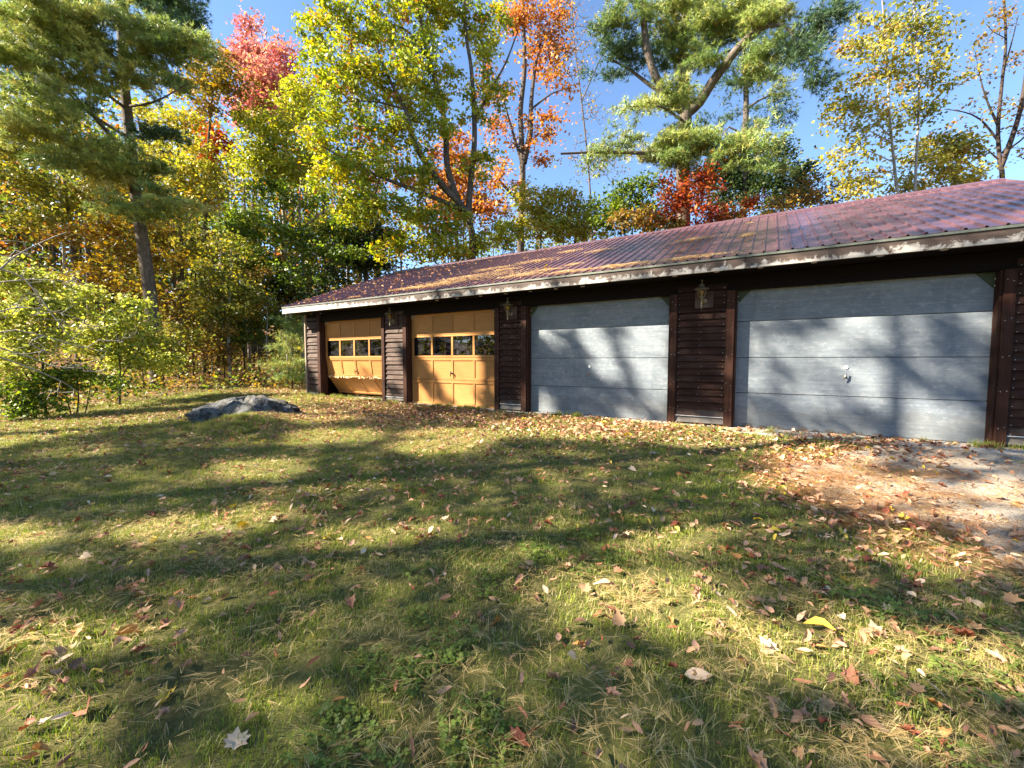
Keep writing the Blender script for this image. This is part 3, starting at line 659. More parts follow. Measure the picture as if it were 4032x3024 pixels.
def blob_points(blobs, per, R, thick=0.8):
    """cluster centres in blobs given in photo pixels: (px, py, rx, ry, depth)"""
    out = []; bid = []
    for bi, (px, py, rx, ry, d, *rest) in enumerate(blobs):
        s = d/FPX; vol = (rx*s)*(ry*s); dens = rest[0] if rest else 1.0; n = max(3, int(per*vol*dens*math.pi))
        v = R.normal(size=(n, 3)); v = v/np.linalg.norm(v, axis=1, keepdims=True)*R.random((n, 1))**(1/2.4); rd = thick*math.sqrt(rx*ry)*s
        c = at(px, py, d); out.append(c+v[:, :1]*RT*rx*s+v[:, 1:2]*UP*ry*s+v[:, 2:]*FW*rd); bid += [bi]*n
    return np.vstack(out), np.array(bid)
def pathpx(pts): return [at(x, y, d) for (x, y, d) in pts]
def root_to_ground(P0):
    b = np.array(P0, float); b[2] = float(ground_z(b[0], b[1]))-0.12; return b
TREES = []; K_PER, K_LEAF, K_SIZE, K_TUFT = 2.3, 2.1, 1.08, 3.4
def broadleaf(name, label, limbs, blobs, palette, seed, bark='bark', per=2.2, leaves=34, size=0.13, spread=0.36, group=None, cat='tree', up=0.6, rt=0.007, thick=0.8, ground=True, bare=0.0):
    """limbs: list of (pixel path with depth, r0, r1); the first is the trunk, from the ground up"""
    R = np.random.default_rng(seed); S = Skel(); first = None
    for i, (path, r0, r1) in enumerate(limbs):
        pts = pathpx(path)
        if i == 0:
            base = root_to_ground(pts[0]) if ground else np.array(pts[0])
            if ground: pts = [base]+pts if np.linalg.norm(base-pts[0]) > 0.3 else [base]+pts[1:]
            first = base
        S.limb(pts, r0, r1, None if i == 0 else True)
    root = empty(name, first, label, cat, group)
    C, bid = blob_points(blobs, per*K_PER, R, thick)
    C = C[C[:, 2] > ground_z(C[:, 0], C[:, 1])+0.15]
    tips = S.grow(C, R, rt)
    S.P = S.P-first; o = inst('trunk', S.mesh('trunk', M[bark]), root)
    k = np.repeat(np.arange(len(C)), R.poisson(leaves*(K_LEAF if leaves > 3 else 1), len(C)))
    if bare > 0: k = k[R.random(len(k)) > bare]
    sp_ = spread*R.uniform(0.5, 1.2, len(C))[k]
    P = (C-first)[k]+R.normal(size=(len(k), 3))*sp_[:, None]*[1, 1, 0.62]
    V, F = leaf_quads(P, size*K_SIZE*R.uniform(0.5, 1.4, len(k)), R, up=up)
    inst('crown', mesh_np('crown', V, F, np.repeat(colours(palette, len(k), R, k), 4, 0), M['leaf']), root)
    TREES.append(root); return root
def needle_tufts(P, D, R, n=12, L=0.13, wd=0.009):
    """brushes of thin needles at P pointing along D"""
    k = len(P); P = np.repeat(P, n, 0); D = np.repeat(D, n, 0)
    d = unit(D*0.75+R.normal(size=(k*n, 3))*0.62); s = unit(np.cross(d, R.normal(size=(k*n, 3)))); l = L*R.uniform(0.7, 1.25, (k*n, 1))
    V = np.stack([P+s*wd*0.5, P-s*wd*0.5, P+d*l], 1).reshape(-1, 3); return V, np.arange(k*n*3).reshape(-1, 3)
def pine(name, label, limbs, blobs, palette, seed, bark='bark_pine', per=3.0, tufts=11, n=12, L=0.14, wd=0.014, group=None, rt=0.006, hang=0.0, thick=0.9, ground=True):
    R = np.random.default_rng(seed); S = Skel()
    for i, (path, r0, r1) in enumerate(limbs):
        pts = pathpx(path)
        if i == 0:
            base = root_to_ground(pts[0]) if ground else np.array(pts[0]); pts = [base]+(pts if np.linalg.norm(base-pts[0]) > 0.3 else pts[1:]); first = base
        S.limb(pts, r0, r1, None if i == 0 else True)
    root = empty(name, first, label, 'pine tree', group)
    C, bid = blob_points([b[:6] for b in blobs], per*1.35, R, thick); tips = S.grow(C, R, rt, rise=0.1)
    par = S.P[S.par[tips]]; out = unit((C-par)*[1, 1, 0.5]); S.P = S.P-first
    inst('trunk', S.mesh('trunk', M[bark]), root)
    k = np.repeat(np.arange(len(C)), R.poisson(tufts*K_TUFT, len(C))); u = R.uniform(-0.55, 0.55, len(k))[:, None]
    side = unit(np.cross(out, [0, 0, 1.0]))[k]*R.normal(size=(len(k), 1))*0.22
    P = (C-first)[k]+out[k]*u+side+R.normal(size=(len(k), 3))*[0.05, 0.05, 0.05]; Dv = unit(out[k]+side*1.5+[0, 0, 0.30-hang]+R.normal(size=(len(k), 3))*0.25)
    V, F = needle_tufts(P, Dv, R, n, L, wd)
    pls = [b[6] if len(b) > 6 else palette for b in blobs]; cols = np.zeros((len(k), 3)); bk = bid[k]
    for b_ in set(pls):
        msk = np.array([pls[i] == b_ for i in bk]); cols[msk] = colours(b_, int(msk.sum()), R, k[msk])*R.uniform(.65, 1.35, (int(msk.sum()), 1))
    inst('crown', mesh_np('crown', V, F, np.repeat(np.repeat(cols, n, 0), 3, 0), M['needle']), root)
    TREES.append(root); return root

# -- the tall pine at the left
pine('pine_tree', 'tall white pine with feathery green boughs, nearest trunk at the left', [
  ([(610, 1340, 15), (590, 1150, 15), (562, 950, 15), (540, 800, 15), (522, 650, 15), (505, 480, 15), (487, 300, 15), (478, 120, 15), (470, -120, 15), (465, -420, 15)], 0.24, 0.10),
  ([(520, 640, 15), (440, 540, 14.5), (350, 440, 14), (265, 365, 13.6)], 0.10, 0.03), ([(512, 545, 15), (390, 470, 14.4), (240, 330, 13.5), (90, 300, 12.8)], 0.06, 0.02),
  ([(500, 430, 15), (380, 340, 14), (230, 220, 13)], 0.06, 0.02), ([(486, 280, 15), (380, 160, 14), (250, 60, 13), (120, 20, 12.4)], 0.06, 0.02), ([(500, 420, 15), (610, 400, 14.4), (740, 330, 14)], 0.05, 0.015),
  ([(478, 150, 15), (580, 90, 14.4), (720, 120, 14)], 0.05, 0.015), ([(545, 800, 15), (640, 770, 14.3), (760, 810, 13.8)], 0.04, 0.012), ([(540, 760, 15), (420, 650, 14.3), (260, 640, 13.4)], 0.045, 0.012), ([(475, 20, 15), (600, -20, 15), (760, 20, 15)], 0.05, 0.015)],
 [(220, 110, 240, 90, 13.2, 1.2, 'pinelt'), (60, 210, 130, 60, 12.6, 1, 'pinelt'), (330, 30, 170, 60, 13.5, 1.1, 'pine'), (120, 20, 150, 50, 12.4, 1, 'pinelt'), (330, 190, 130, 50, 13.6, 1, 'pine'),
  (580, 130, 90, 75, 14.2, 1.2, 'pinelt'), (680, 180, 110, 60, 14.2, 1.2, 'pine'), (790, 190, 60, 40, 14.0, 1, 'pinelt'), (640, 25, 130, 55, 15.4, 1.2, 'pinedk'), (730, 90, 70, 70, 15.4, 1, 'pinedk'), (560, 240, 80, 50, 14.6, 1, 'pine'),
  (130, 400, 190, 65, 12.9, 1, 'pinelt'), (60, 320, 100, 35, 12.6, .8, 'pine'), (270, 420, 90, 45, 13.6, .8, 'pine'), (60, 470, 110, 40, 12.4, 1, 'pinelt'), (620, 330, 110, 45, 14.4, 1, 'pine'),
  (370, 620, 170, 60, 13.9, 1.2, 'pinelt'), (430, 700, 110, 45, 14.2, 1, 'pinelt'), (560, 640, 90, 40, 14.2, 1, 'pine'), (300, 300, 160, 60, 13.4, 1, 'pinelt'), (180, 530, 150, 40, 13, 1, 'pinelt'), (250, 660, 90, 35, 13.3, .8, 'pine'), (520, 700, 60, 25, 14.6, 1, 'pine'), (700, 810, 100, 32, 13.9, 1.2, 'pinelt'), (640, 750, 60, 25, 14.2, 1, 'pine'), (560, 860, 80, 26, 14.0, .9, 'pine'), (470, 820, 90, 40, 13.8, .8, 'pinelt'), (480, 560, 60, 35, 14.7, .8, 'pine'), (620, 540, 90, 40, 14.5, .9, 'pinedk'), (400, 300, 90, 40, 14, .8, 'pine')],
 'pine', 21, per=6.8, tufts=15, n=13, L=0.18, wd=0.020)

# -- the pine behind the garage
pine('pine_tree', 'broad forked white pine standing behind the middle of the roof', [
  ([(2690, 860, 16), (2688, 700, 16), (2690, 600, 16), (2697, 500, 16), (2700, 430, 16), (2690, 250, 16.3), (2700, 40, 16.6), (2710, -260, 17)], 0.37, 0.14),
  ([(2690, 440, 16), (2625, 372, 15.8), (2568, 270, 15.6), (2540, 140, 15.5), (2536, -10, 15.4), (2545, -200, 15.3)], 0.17, 0.08), ([(2640, 385, 15.9), (2560, 335, 16.2), (2480, 275, 16.4), (2400, 230, 16.5)], 0.10, 0.03),
  ([(2710, 440, 16), (2755, 400, 15.7), (2800, 330, 15.3), (2870, 235, 14.8), (2930, 165, 14.4), (3050, 70, 13.9), (3120, 20, 13.5)], 0.21, 0.09), ([(3000, 110, 14.1), (3085, 100, 13.6), (3150, 180, 13.3), (3205, 260, 13.0)], 0.06, 0.02),
  ([(2690, 570, 16), (2580, 600, 15), (2450, 600, 14.4), (2330, 600, 14), (2210, 605, 13.6)], 0.09, 0.035), ([(2690, 600, 16), (2800, 610, 15), (2900, 640, 14.3), (3000, 600, 13.9)], 0.09, 0.03), ([(2695, 480, 16), (2600, 420, 14.8), (2480, 420, 14.2)], 0.06, 0.02),
  ([(2690, 300, 16.2), (2780, 200, 15.8), (2880, 140, 15.4)], 0.09, 0.03), ([(2700, 120, 16.4), (2620, 40, 16), (2500, 20, 15.8)], 0.08, 0.03)],
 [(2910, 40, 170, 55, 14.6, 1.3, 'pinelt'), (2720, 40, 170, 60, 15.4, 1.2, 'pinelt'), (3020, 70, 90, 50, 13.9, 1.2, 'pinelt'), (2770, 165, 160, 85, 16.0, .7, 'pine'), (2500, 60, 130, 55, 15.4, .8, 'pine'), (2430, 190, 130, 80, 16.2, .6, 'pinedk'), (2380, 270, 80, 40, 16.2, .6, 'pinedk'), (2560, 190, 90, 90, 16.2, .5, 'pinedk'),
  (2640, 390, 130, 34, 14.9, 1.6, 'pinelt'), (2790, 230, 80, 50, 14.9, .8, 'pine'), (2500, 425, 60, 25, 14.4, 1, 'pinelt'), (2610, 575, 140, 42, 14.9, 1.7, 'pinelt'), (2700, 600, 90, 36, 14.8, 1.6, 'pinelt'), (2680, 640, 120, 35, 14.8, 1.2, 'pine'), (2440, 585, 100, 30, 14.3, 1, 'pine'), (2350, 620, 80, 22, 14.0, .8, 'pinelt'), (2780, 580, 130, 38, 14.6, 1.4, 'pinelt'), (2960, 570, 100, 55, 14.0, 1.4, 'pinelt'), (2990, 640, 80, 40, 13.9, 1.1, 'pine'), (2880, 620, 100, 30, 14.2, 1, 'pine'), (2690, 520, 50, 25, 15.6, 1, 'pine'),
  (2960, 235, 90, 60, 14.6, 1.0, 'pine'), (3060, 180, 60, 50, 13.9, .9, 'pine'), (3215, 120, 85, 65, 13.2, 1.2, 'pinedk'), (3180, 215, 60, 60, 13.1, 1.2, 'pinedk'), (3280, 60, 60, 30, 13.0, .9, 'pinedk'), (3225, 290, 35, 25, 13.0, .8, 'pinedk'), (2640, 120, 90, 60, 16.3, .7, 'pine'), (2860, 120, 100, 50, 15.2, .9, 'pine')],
 'pine', 22, per=5.0, tufts=15, n=13, L=0.18, wd=0.020)
pine('pine_tree', 'slimmer pine half hidden behind the forked one', [
  ([(2925, 860, 20), (2930, 600, 20), (2938, 400, 20), (2930, 200, 20), (2935, 30, 20)], 0.24, 0.10), ([(2935, 430, 20), (3020, 380, 19.5), (3110, 370, 19)], 0.06, 0.02), ([(2932, 540, 20), (2870, 500, 20), (2830, 560, 20.5)], 0.05, 0.02)],
 [(2990, 270, 110, 75, 19.6, 1.2, 'pine'), (3070, 350, 60, 40, 19.2, 1, 'pinelt'), (2900, 330, 60, 60, 20, .9, 'pinedk'), (3070, 450, 60, 60, 19.4, 1.1, 'pinedk'), (2840, 440, 70, 60, 20.5, .6, 'pinedk'), (2960, 470, 70, 50, 19.8, .6, 'pinedk'), (2930, 100, 90, 70, 20, 1, 'pine')],
 'pine', 23, per=3.2, tufts=13, n=11, L=0.18, wd=0.018)
broadleaf('hemlock_tree', 'dark evergreen to the right of the pines behind the roof', [([(3080, 880, 19), (3085, 700, 19), (3090, 520, 19)], 0.14, 0.03)],
 [(3100, 600, 45, 60, 19), (3070, 690, 90, 60, 19), (3150, 690, 50, 60, 19), (3040, 780, 120, 60, 19), (3160, 760, 60, 60, 19, .6)], 'dark', 31, 'bark_dark', per=3.0, leaves=46, size=0.13, spread=0.30)
broadleaf('hemlock_tree', 'black green evergreen under the forked pine', [([(2850, 900, 21), (2850, 760, 21), (2855, 640, 21)], 0.12, 0.03)],
 [(2900, 740, 140, 90, 20.5), (2790, 690, 80, 60, 21), (2960, 690, 90, 60, 21), (2860, 640, 90, 50, 20)], 'dark', 32, 'bark_dark', per=2.4, leaves=40, size=0.14, spread=0.32)

# -- the spreading oak and the trees round it
broadleaf('oak_tree', 'spreading yellow green oak with many limbs behind the garage', [
  ([(1858, 1030, 20), (1862, 940, 20), (1845, 850, 20), (1855, 700, 20), (1868, 560, 20), (1866, 440, 20), (1855, 265, 20), (1835, 133, 20), (1825, -80, 20)], 0.25, 0.05),
  ([(1845, 845, 20), (1790, 780, 19.6), (1729, 716, 19.2), (1642, 583, 18.6), (1596, 431, 18.2), (1536, 318, 18), (1480, 180, 17.9)], 0.18, 0.05), ([(1800, 790, 19.8), (1762, 660, 19.8), (1755, 530, 19.8), (1735, 398, 19.8), (1676, 186, 19.8), (1649, 33, 19.8), (1630, -120, 19.8)], 0.17, 0.05),
  ([(1820, 825, 19.9), (1690, 770, 19), (1497, 696, 18), (1364, 630, 17.4), (1271, 577, 17)], 0.13, 0.03), ([(1868, 470, 20), (1930, 360, 20.4), (1990, 250, 20.6), (2040, 120, 20.6)], 0.09, 0.03), ([(1735, 400, 19.8), (1640, 330, 19), (1560, 330, 18.6), (1420, 290, 18.4)], 0.06, 0.02),
  ([(1690, 230, 19.8), (1600, 120, 19.4), (1480, 80, 19.2)], 0.06, 0.02), ([(1596, 431, 18.2), (1480, 400, 17.8), (1380, 400, 17.6)], 0.05, 0.02), ([(1497, 696, 18), (1470, 780, 17.6), (1420, 830, 17.4)], 0.05, 0.015)],
 [(1290, 90, 130, 100, 18.5), (1530, 90, 180, 110, 19), (1730, 60, 160, 90, 20), (1350, 300, 170, 130, 18), (1550, 330, 160, 120, 18.4), (1700, 270, 120, 140, 19.6), (1900, 120, 110, 110, 20.4, .8), (1940, 300, 80, 130, 20.4, .6), (1500, 540, 170, 100, 18), (1690, 500, 110, 100, 19, .8), (1870, 430, 70, 100, 20, .6),
  (1370, 680, 170, 100, 17.3), (1640, 670, 110, 80, 18.6, .8), (1480, 820, 170, 75, 17.6), (1700, 850, 140, 100, 19), (1900, 640, 80, 90, 20, .6), (1720, 960, 170, 60, 19), (1230, 190, 60, 90, 18.6, .6), (1270, 480, 100, 110, 17.4), (1560, -40, 260, 60, 19.4), (1560, 960, 130, 60, 18.4, .8)],
 'oak', 41, per=2.7, leaves=30, size=0.155, spread=0.25)
broadleaf('maple_tree', 'tall double stemmed tree with thin orange leaves right of the oak', [
  ([(2050, 1010, 25), (2052, 860, 25), (2058, 660, 25), (2052, 520, 25), (2050, 430, 25), (2066, 260, 25), (2060, 60, 25), (2060, -100, 25)], 0.29, 0.08), ([(2062, 640, 25), (2088, 520, 25), (2092, 400, 25), (2110, 250, 25), (2140, 120, 25)], 0.20, 0.05),
  ([(2054, 640, 25), (1990, 420, 25), (1965, 320, 25)], 0.10, 0.03), ([(2052, 800, 25), (1975, 720, 25), (1930, 640, 25)], 0.12, 0.03), ([(2092, 430, 25), (2170, 370, 25), (2230, 350, 25)], 0.07, 0.02)],
 [(2150, 190, 100, 110, 25, .8), (2200, 320, 70, 55, 25, .7), (2120, 480, 80, 70, 25, .6), (1950, 330, 60, 90, 25, .6), (2050, 60, 120, 80, 25), (1960, 700, 90, 80, 25, .7), (2190, 500, 60, 50, 25, .5), (2180, 60, 60, 90, 25, .8), (2130, 620, 80, 60, 25, .5), (1980, 520, 70, 80, 25, .6)],
 'orange', 42, 'bark', per=1.6, leaves=26, size=0.19, spread=0.40)
broadleaf('maple_tree', 'pinkish orange maple glowing through the middle of the oak', [([(1800, 1000, 28), (1790, 800, 28), (1770, 600, 28), (1740, 400, 28)], 0.2, 0.06)],
 [(1780, 600, 90, 100, 28), (1830, 700, 110, 90, 28), (1700, 720, 80, 70, 28, .7), (1760, 850, 140, 80, 28), (1600, 700, 90, 60, 28, .6), (1900, 820, 120, 90, 28)], 'orange', 43, per=1.2, leaves=28, size=0.22, spread=0.45)
broadleaf('maple_tree', 'scarlet and pink maple top against the sky at upper left', [
  ([(1010, 1200, 28), (1000, 900, 28), (1010, 650, 28), (1030, 400, 28), (1000, 200, 28), (985, 90, 28)], 0.24, 0.03), ([(1030, 420, 28), (1090, 280, 28), (1120, 150, 28)], 0.08, 0.02), ([(1020, 500, 28), (960, 360, 28), (930, 230, 28)], 0.07, 0.02)],
 [(975, 110, 34, 70, 28), (1000, 230, 70, 80, 28), (1050, 330, 120, 100, 27), (945, 250, 34, 70, 27), (1110, 230, 50, 80, 27), (1020, 420, 130, 80, 27), (1120, 400, 90, 90, 27)], 'pink', 44, per=2.0, leaves=34, size=0.20, spread=0.40)
broadleaf('maple_tree', 'small flaming red maple among yellow trees left of the oak', [([(880, 1200, 23), (868, 900, 23), (850, 700, 23), (840, 500, 23)], 0.13, 0.03)],
 [(845, 560, 65, 85, 23), (820, 640, 50, 40, 23, .8), (790, 500, 40, 40, 23, .6)], 'red', 45, per=2.4, leaves=34, size=0.16, spread=0.32)
broadleaf('birch_tree', 'yellow green tree between scarlet maple and the oak', [
  ([(1130, 1150, 22), (1120, 900, 22), (1110, 650, 22), (1150, 450, 22), (1190, 250, 22)], 0.17, 0.03), ([(1112, 680, 22), (1040, 560, 22), (1010, 480, 22)], 0.07, 0.02), ([(1120, 760, 22), (1200, 640, 22), (1230, 560, 22)], 0.07, 0.02)],
 [(1060, 520, 150, 100, 21.5), (1180, 420, 110, 100, 22), (1150, 640, 140, 90, 21.5), (1000, 640, 110, 80, 21.5), (1240, 640, 90, 70, 22), (1200, 320, 60, 50, 22, .7)], 'limey', 46, 'bark_pale', per=2.2, leaves=34, size=0.16, spread=0.34)
broadleaf('beech_tree', 'golden brown tree right behind the tall left pine', [
  ([(800, 1250, 20), (805, 950, 20), (810, 700, 20), (830, 450, 20), (850, 250, 20)], 0.15, 0.03)],
 [(840, 260, 100, 70, 20), (740, 320, 90, 60, 20), (900, 350, 80, 80, 20), (800, 410, 90, 50, 20, .7)], 'gold', 47, per=2.5, leaves=32, size=0.15, spread=0.32)
broadleaf('beech_tree', 'bright yellow layered tree just right of the left pine trunk', [
  ([(720, 1260, 18.5), (715, 1000, 18.5), (705, 750, 18.5), (700, 480, 18.5)], 0.12, 0.03), ([(712, 900, 18.5), (800, 800, 18), (880, 780, 18)], 0.05, 0.015)],
 [(690, 480, 110, 50, 18.5), (700, 590, 150, 55, 18.2), (770, 680, 130, 45, 18), (690, 720, 100, 45, 18.4), (830, 760, 110, 40, 18), (640, 640, 70, 50, 18.5), (860, 640, 60, 60, 18.5, .7), (560, 430, 60, 40, 19)], 'yellow', 48, per=2.6, leaves=34, size=0.14, spread=0.30)
broadleaf('beech_tree', 'dark leafed understory tree with pale trunk left of the garage roof', [
  ([(1190, 1260, 20), (1195, 1060, 20), (1180, 850, 20), (1185, 700, 20)], 0.12, 0.04), ([(1190, 1000, 20), (1100, 900, 19.4), (1010, 880, 19)], 0.05, 0.015), ([(1188, 900, 20), (1290, 820, 19.5)], 0.05, 0.015)],
 [(1050, 900, 140, 70, 19.4), (1200, 960, 120, 60, 19), (1010, 1040, 130, 60, 19), (1180, 1080, 110, 50, 18.5), (1290, 900, 90, 60, 19.5), (1080, 780, 120, 60, 20), (920, 920, 90, 60, 19.5), (1320, 1000, 90, 45, 18.8), (1230, 780, 90, 50, 20, .8)], 'green', 49, 'bark_pale', per=2.3, leaves=36, size=0.14, spread=0.32)
broadleaf('beech_tree', 'low pale yellow sapling layers in shade right of the pine foot', [
  ([(900, 1330, 17.5), (905, 1150, 17.5), (910, 980, 17.5)], 0.07, 0.02), ([(905, 1180, 17.5), (800, 1120, 17), (740, 1110, 17)], 0.03, 0.01)],
 [(850, 1050, 120, 40, 17), (940, 1130, 110, 35, 17), (770, 1150, 110, 40, 16.8), (900, 1220, 110, 35, 17), (1020, 1180, 90, 40, 17.5), (760, 960, 90, 45, 17.5), (900, 970, 80, 40, 17.5)], 'olive', 50, 'bark_pale', per=2.4, leaves=34, size=0.12, spread=0.28)
broadleaf('hemlock_tree', 'dense black green hemlock behind the left end of the roof', [([(1440, 1120, 21), (1440, 950, 21), (1445, 790, 21)], 0.16, 0.03)],
 [(1440, 880, 60, 50, 21), (1430, 960, 100, 50, 21), (1460, 1030, 130, 45, 21), (1530, 930, 60, 60, 21.5), (1380, 1030, 80, 40, 21)], 'dark', 51, 'bark_dark', per=3.0, leaves=46, size=0.13, spread=0.30)
broadleaf('maple_sapling', 'bright lemon green sapling over the ridge under the oak', [([(1980, 1010, 20.5), (1985, 900, 20.5), (1990, 830, 20.5)], 0.06, 0.015)],
 [(1960, 930, 110, 50, 20), (1850, 980, 80, 35, 20, .8), (2030, 880, 60, 40, 20.5)], 'limey', 52, per=3.0, leaves=34, size=0.14, spread=0.26)
broadleaf('maple_sapling', 'golden yellow bushy tree over the ridge right of the double stem', [([(2130, 1000, 21), (2130, 860, 21), (2135, 760, 21)], 0.09, 0.02), ([(2260, 980, 21), (2280, 850, 21), (2290, 760, 21)], 0.07, 0.02)],
 [(2110, 830, 110, 70, 20.8), (2200, 800, 90, 60, 21), (2280, 850, 100, 70, 21), (2180, 900, 130, 50, 20.5), (2340, 900, 70, 45, 20.5), (2060, 760, 60, 40, 21)], 'yellow', 53, per=2.8, leaves=36, size=0.15, spread=0.30)
broadleaf('maple_sapling', 'green bushy sapling with orange tints at the foot of the pine', [([(2490, 950, 19), (2490, 850, 19), (2500, 740, 19)], 0.07, 0.02)],
 [(2470, 780, 80, 60, 19), (2540, 740, 60, 50, 19), (2440, 860, 80, 55, 18.8), (2560, 830, 80, 70, 19), (2380, 830, 60, 60, 19, .8)], 'green', 54, per=3.0, leaves=38, size=0.14, spread=0.28)
broadleaf('maple_sapling', 'rusty yellow sapling filling the gap below the pine boughs', [([(2600, 940, 14.8), (2600, 860, 14.8), (2610, 800, 14.8)], 0.04, 0.012)],
 [(2590, 850, 80, 50, 14.8), (2480, 870, 80, 50, 15, .9), (2660, 900, 70, 30, 14.8), (2850, 850, 70, 40, 14.6)], 'brown', 55, per=4.0, leaves=34, size=0.13, spread=0.24)
broadleaf('maple_sapling', 'vivid orange red maple sapling in front of the pine trunk', [([(2740, 920, 14.4), (2745, 800, 14.4), (2760, 690, 14.4)], 0.04, 0.010), ([(2742, 850, 14.4), (2690, 760, 14.4)], 0.025, 0.008)],
 [(2760, 700, 70, 35, 14.4), (2730, 765, 110, 55, 14.4), (2760, 840, 100, 45, 14.4), (2650, 810, 60, 60, 14.4, .9), (2650, 730, 45, 35, 14.4, .8)], 'red', 56, per=4.6, leaves=30, size=0.12, spread=0.25)
broadleaf('maple_sapling', 'little scarlet sapling peeping over the ridge', [([(2950, 900, 16.5), (2952, 830, 16.5), (2960, 780, 16.5)], 0.03, 0.01)],
 [(2975, 780, 35, 22, 16.5), (2940, 820, 40, 28, 16.5), (2910, 845, 25, 20, 16.5)], 'red', 57, per=5, leaves=28, size=0.10, spread=0.20)
broadleaf('maple_sapling', 'brown and yellow scrub over the ridge left of the birches', [([(3150, 880, 17), (3155, 800, 17), (3160, 720, 17)], 0.05, 0.012)],
 [(3120, 790, 100, 50, 17), (3230, 780, 90, 55, 17, .9), (3060, 830, 60, 25, 16.6), (3180, 720, 60, 40, 17, .5)], 'brown', 58, per=3.0, leaves=32, size=0.11, spread=0.24)

# -- birches and the thin trees at the right
broadleaf('birch_tree', 'slender birch with airy yellowing leaves, left of the pair', [
  ([(3532, 840, 15), (3528, 720, 15), (3512, 560, 15), (3500, 430, 15), (3495, 280, 15), (3482, 120, 15), (3470, -60, 15)], 0.085, 0.02),
  ([(3510, 540, 15), (3400, 450, 14.6), (3250, 430, 14.2)], 0.022, 0.006), ([(3512, 560, 15), (3380, 500, 14.5), (3230, 495, 14)], 0.022, 0.006), ([(3520, 640, 15), (3400, 590, 14.6), (3270, 600, 14.2)], 0.02, 0.006)],
 [(3440, 110, 110, 90, 15, .7), (3380, 210, 100, 50, 15, .8), (3480, 250, 120, 60, 15), (3350, 330, 80, 40, 14.6, .7), (3380, 420, 120, 32, 14.5), (3270, 435, 50, 16, 14.2), (3330, 495, 100, 22, 14.3), (3480, 400, 100, 60, 15, .9), (3480, 510, 120, 40, 15, .8), (3370, 590, 110, 40, 14.6, .8), (3300, 640, 90, 40, 14.6, .7), (3430, 700, 130, 40, 15), (3360, 760, 90, 35, 15)], 'birch', 61, 'bark_pale', per=3.8, leaves=20, size=0.125, spread=0.26, up=0.2)
broadleaf('birch_tree', 'taller birch of the pair, dark leaves on its top', [
  ([(3600, 820, 15.6), (3605, 700, 15.6), (3615, 480, 15.6), (3618, 300, 15.6), (3605, 120, 15.6), (3590, -60, 15.6)], 0.085, 0.02), ([(3612, 500, 15.6), (3700, 400, 15.4), (3780, 330, 15.2)], 0.022, 0.006)],
 [(3600, 60, 110, 80, 15.6), (3640, 170, 90, 60, 15.6, .8), (3700, 90, 60, 60, 15.6, .5), (3620, 300, 110, 60, 15.6), (3740, 300, 80, 50, 15.3, .8), (3640, 390, 80, 40, 15.6, .8), (3620, 440, 100, 40, 15.6)], 'olive', 62, 'bark_pale', per=3.6, leaves=19, size=0.125, spread=0.26, up=0.2)
broadleaf('birch_tree', 'bushy bright yellow birch low behind the ridge at the right', [
  ([(3560, 820, 16.4), (3575, 700, 16.4), (3610, 580, 16.4)], 0.06, 0.015), ([(3760, 780, 16.4), (3765, 650, 16.4), (3790, 560, 16.4)], 0.06, 0.015)],
 [(3680, 570, 150, 55, 16.2), (3800, 600, 110, 60, 16.2), (3640, 660, 120, 45, 16.2), (3780, 700, 130, 50, 16), (3580, 740, 100, 40, 16.2, .8), (3690, 750, 110, 35, 16, .9)], 'birch', 63, 'bark_pale', per=3.6, leaves=24, size=0.135, spread=0.27, up=0.2)
broadleaf('ash_tree', 'nearly bare dark limbed tree with rusty top, far right', [
  ([(3945, 780, 17), (3935, 620, 17), (3930, 500, 17), (3945, 330, 17), (3960, 180, 17), (3955, 0, 17)], 0.14, 0.03), ([(3940, 660, 17), (3985, 540, 16.8), (4020, 420, 16.6), (4045, 250, 16.4), (4060, 60, 16.4)], 0.10, 0.03),
  ([(3935, 560, 17), (3860, 470, 17), (3790, 440, 17), (3720, 430, 17)], 0.05, 0.012), ([(3932, 500, 17), (3880, 380, 17), (3850, 260, 17)], 0.05, 0.012), ([(3950, 600, 17), (4010, 560, 17), (4080, 500, 17)], 0.05, 0.012), ([(3960, 600, 17), (4040, 400, 17), (4090, 300, 17)], 0.04, 0.01), ([(3945, 640, 17), (3850, 560, 17), (3760, 520, 17)], 0.035, 0.01), ([(3945, 300, 17), (3980, 180, 17), (4010, 60, 17)], 0.04, 0.01)],
 [(3970, 70, 60, 70, 17), (3900, 130, 50, 60, 17, .8), (3850, 210, 60, 40, 17, .7), (3830, 260, 70, 50, 17, .8), (3900, 330, 60, 40, 17, .5), (4010, 240, 60, 90, 16.8, .5), (3990, 420, 70, 80, 16.8, .6), (4020, 560, 60, 90, 16.8, .5), (3850, 420, 90, 40, 17, .5), (3830, 500, 90, 50, 17, .5)], 'brown', 64, 'bark_dark', per=3.6, leaves=8, size=0.12, spread=0.22, up=0.2, rt=0.008)
broadleaf('bare_tree', 'leafless whitish twigs against the sky left of the forked pine', [
  ([(2330, 980, 30), (2320, 700, 30), (2290, 400, 30), (2260, 150, 30), (2250, -60, 30)], 0.09, 0.03), ([(2290, 400, 30), (2360, 240, 30), (2420, 120, 30)], 0.05, 0.015)],
 [(2230, 60, 90, 90, 30), (2300, 150, 80, 80, 30), (2260, 260, 60, 60, 30), (2340, 420, 70, 70, 30), (2300, 620, 90, 90, 30), (2400, 640, 80, 80, 30)], 'brown', 65, 'bark', per=3.6, leaves=3, size=0.15, spread=0.4, rt=0.010)

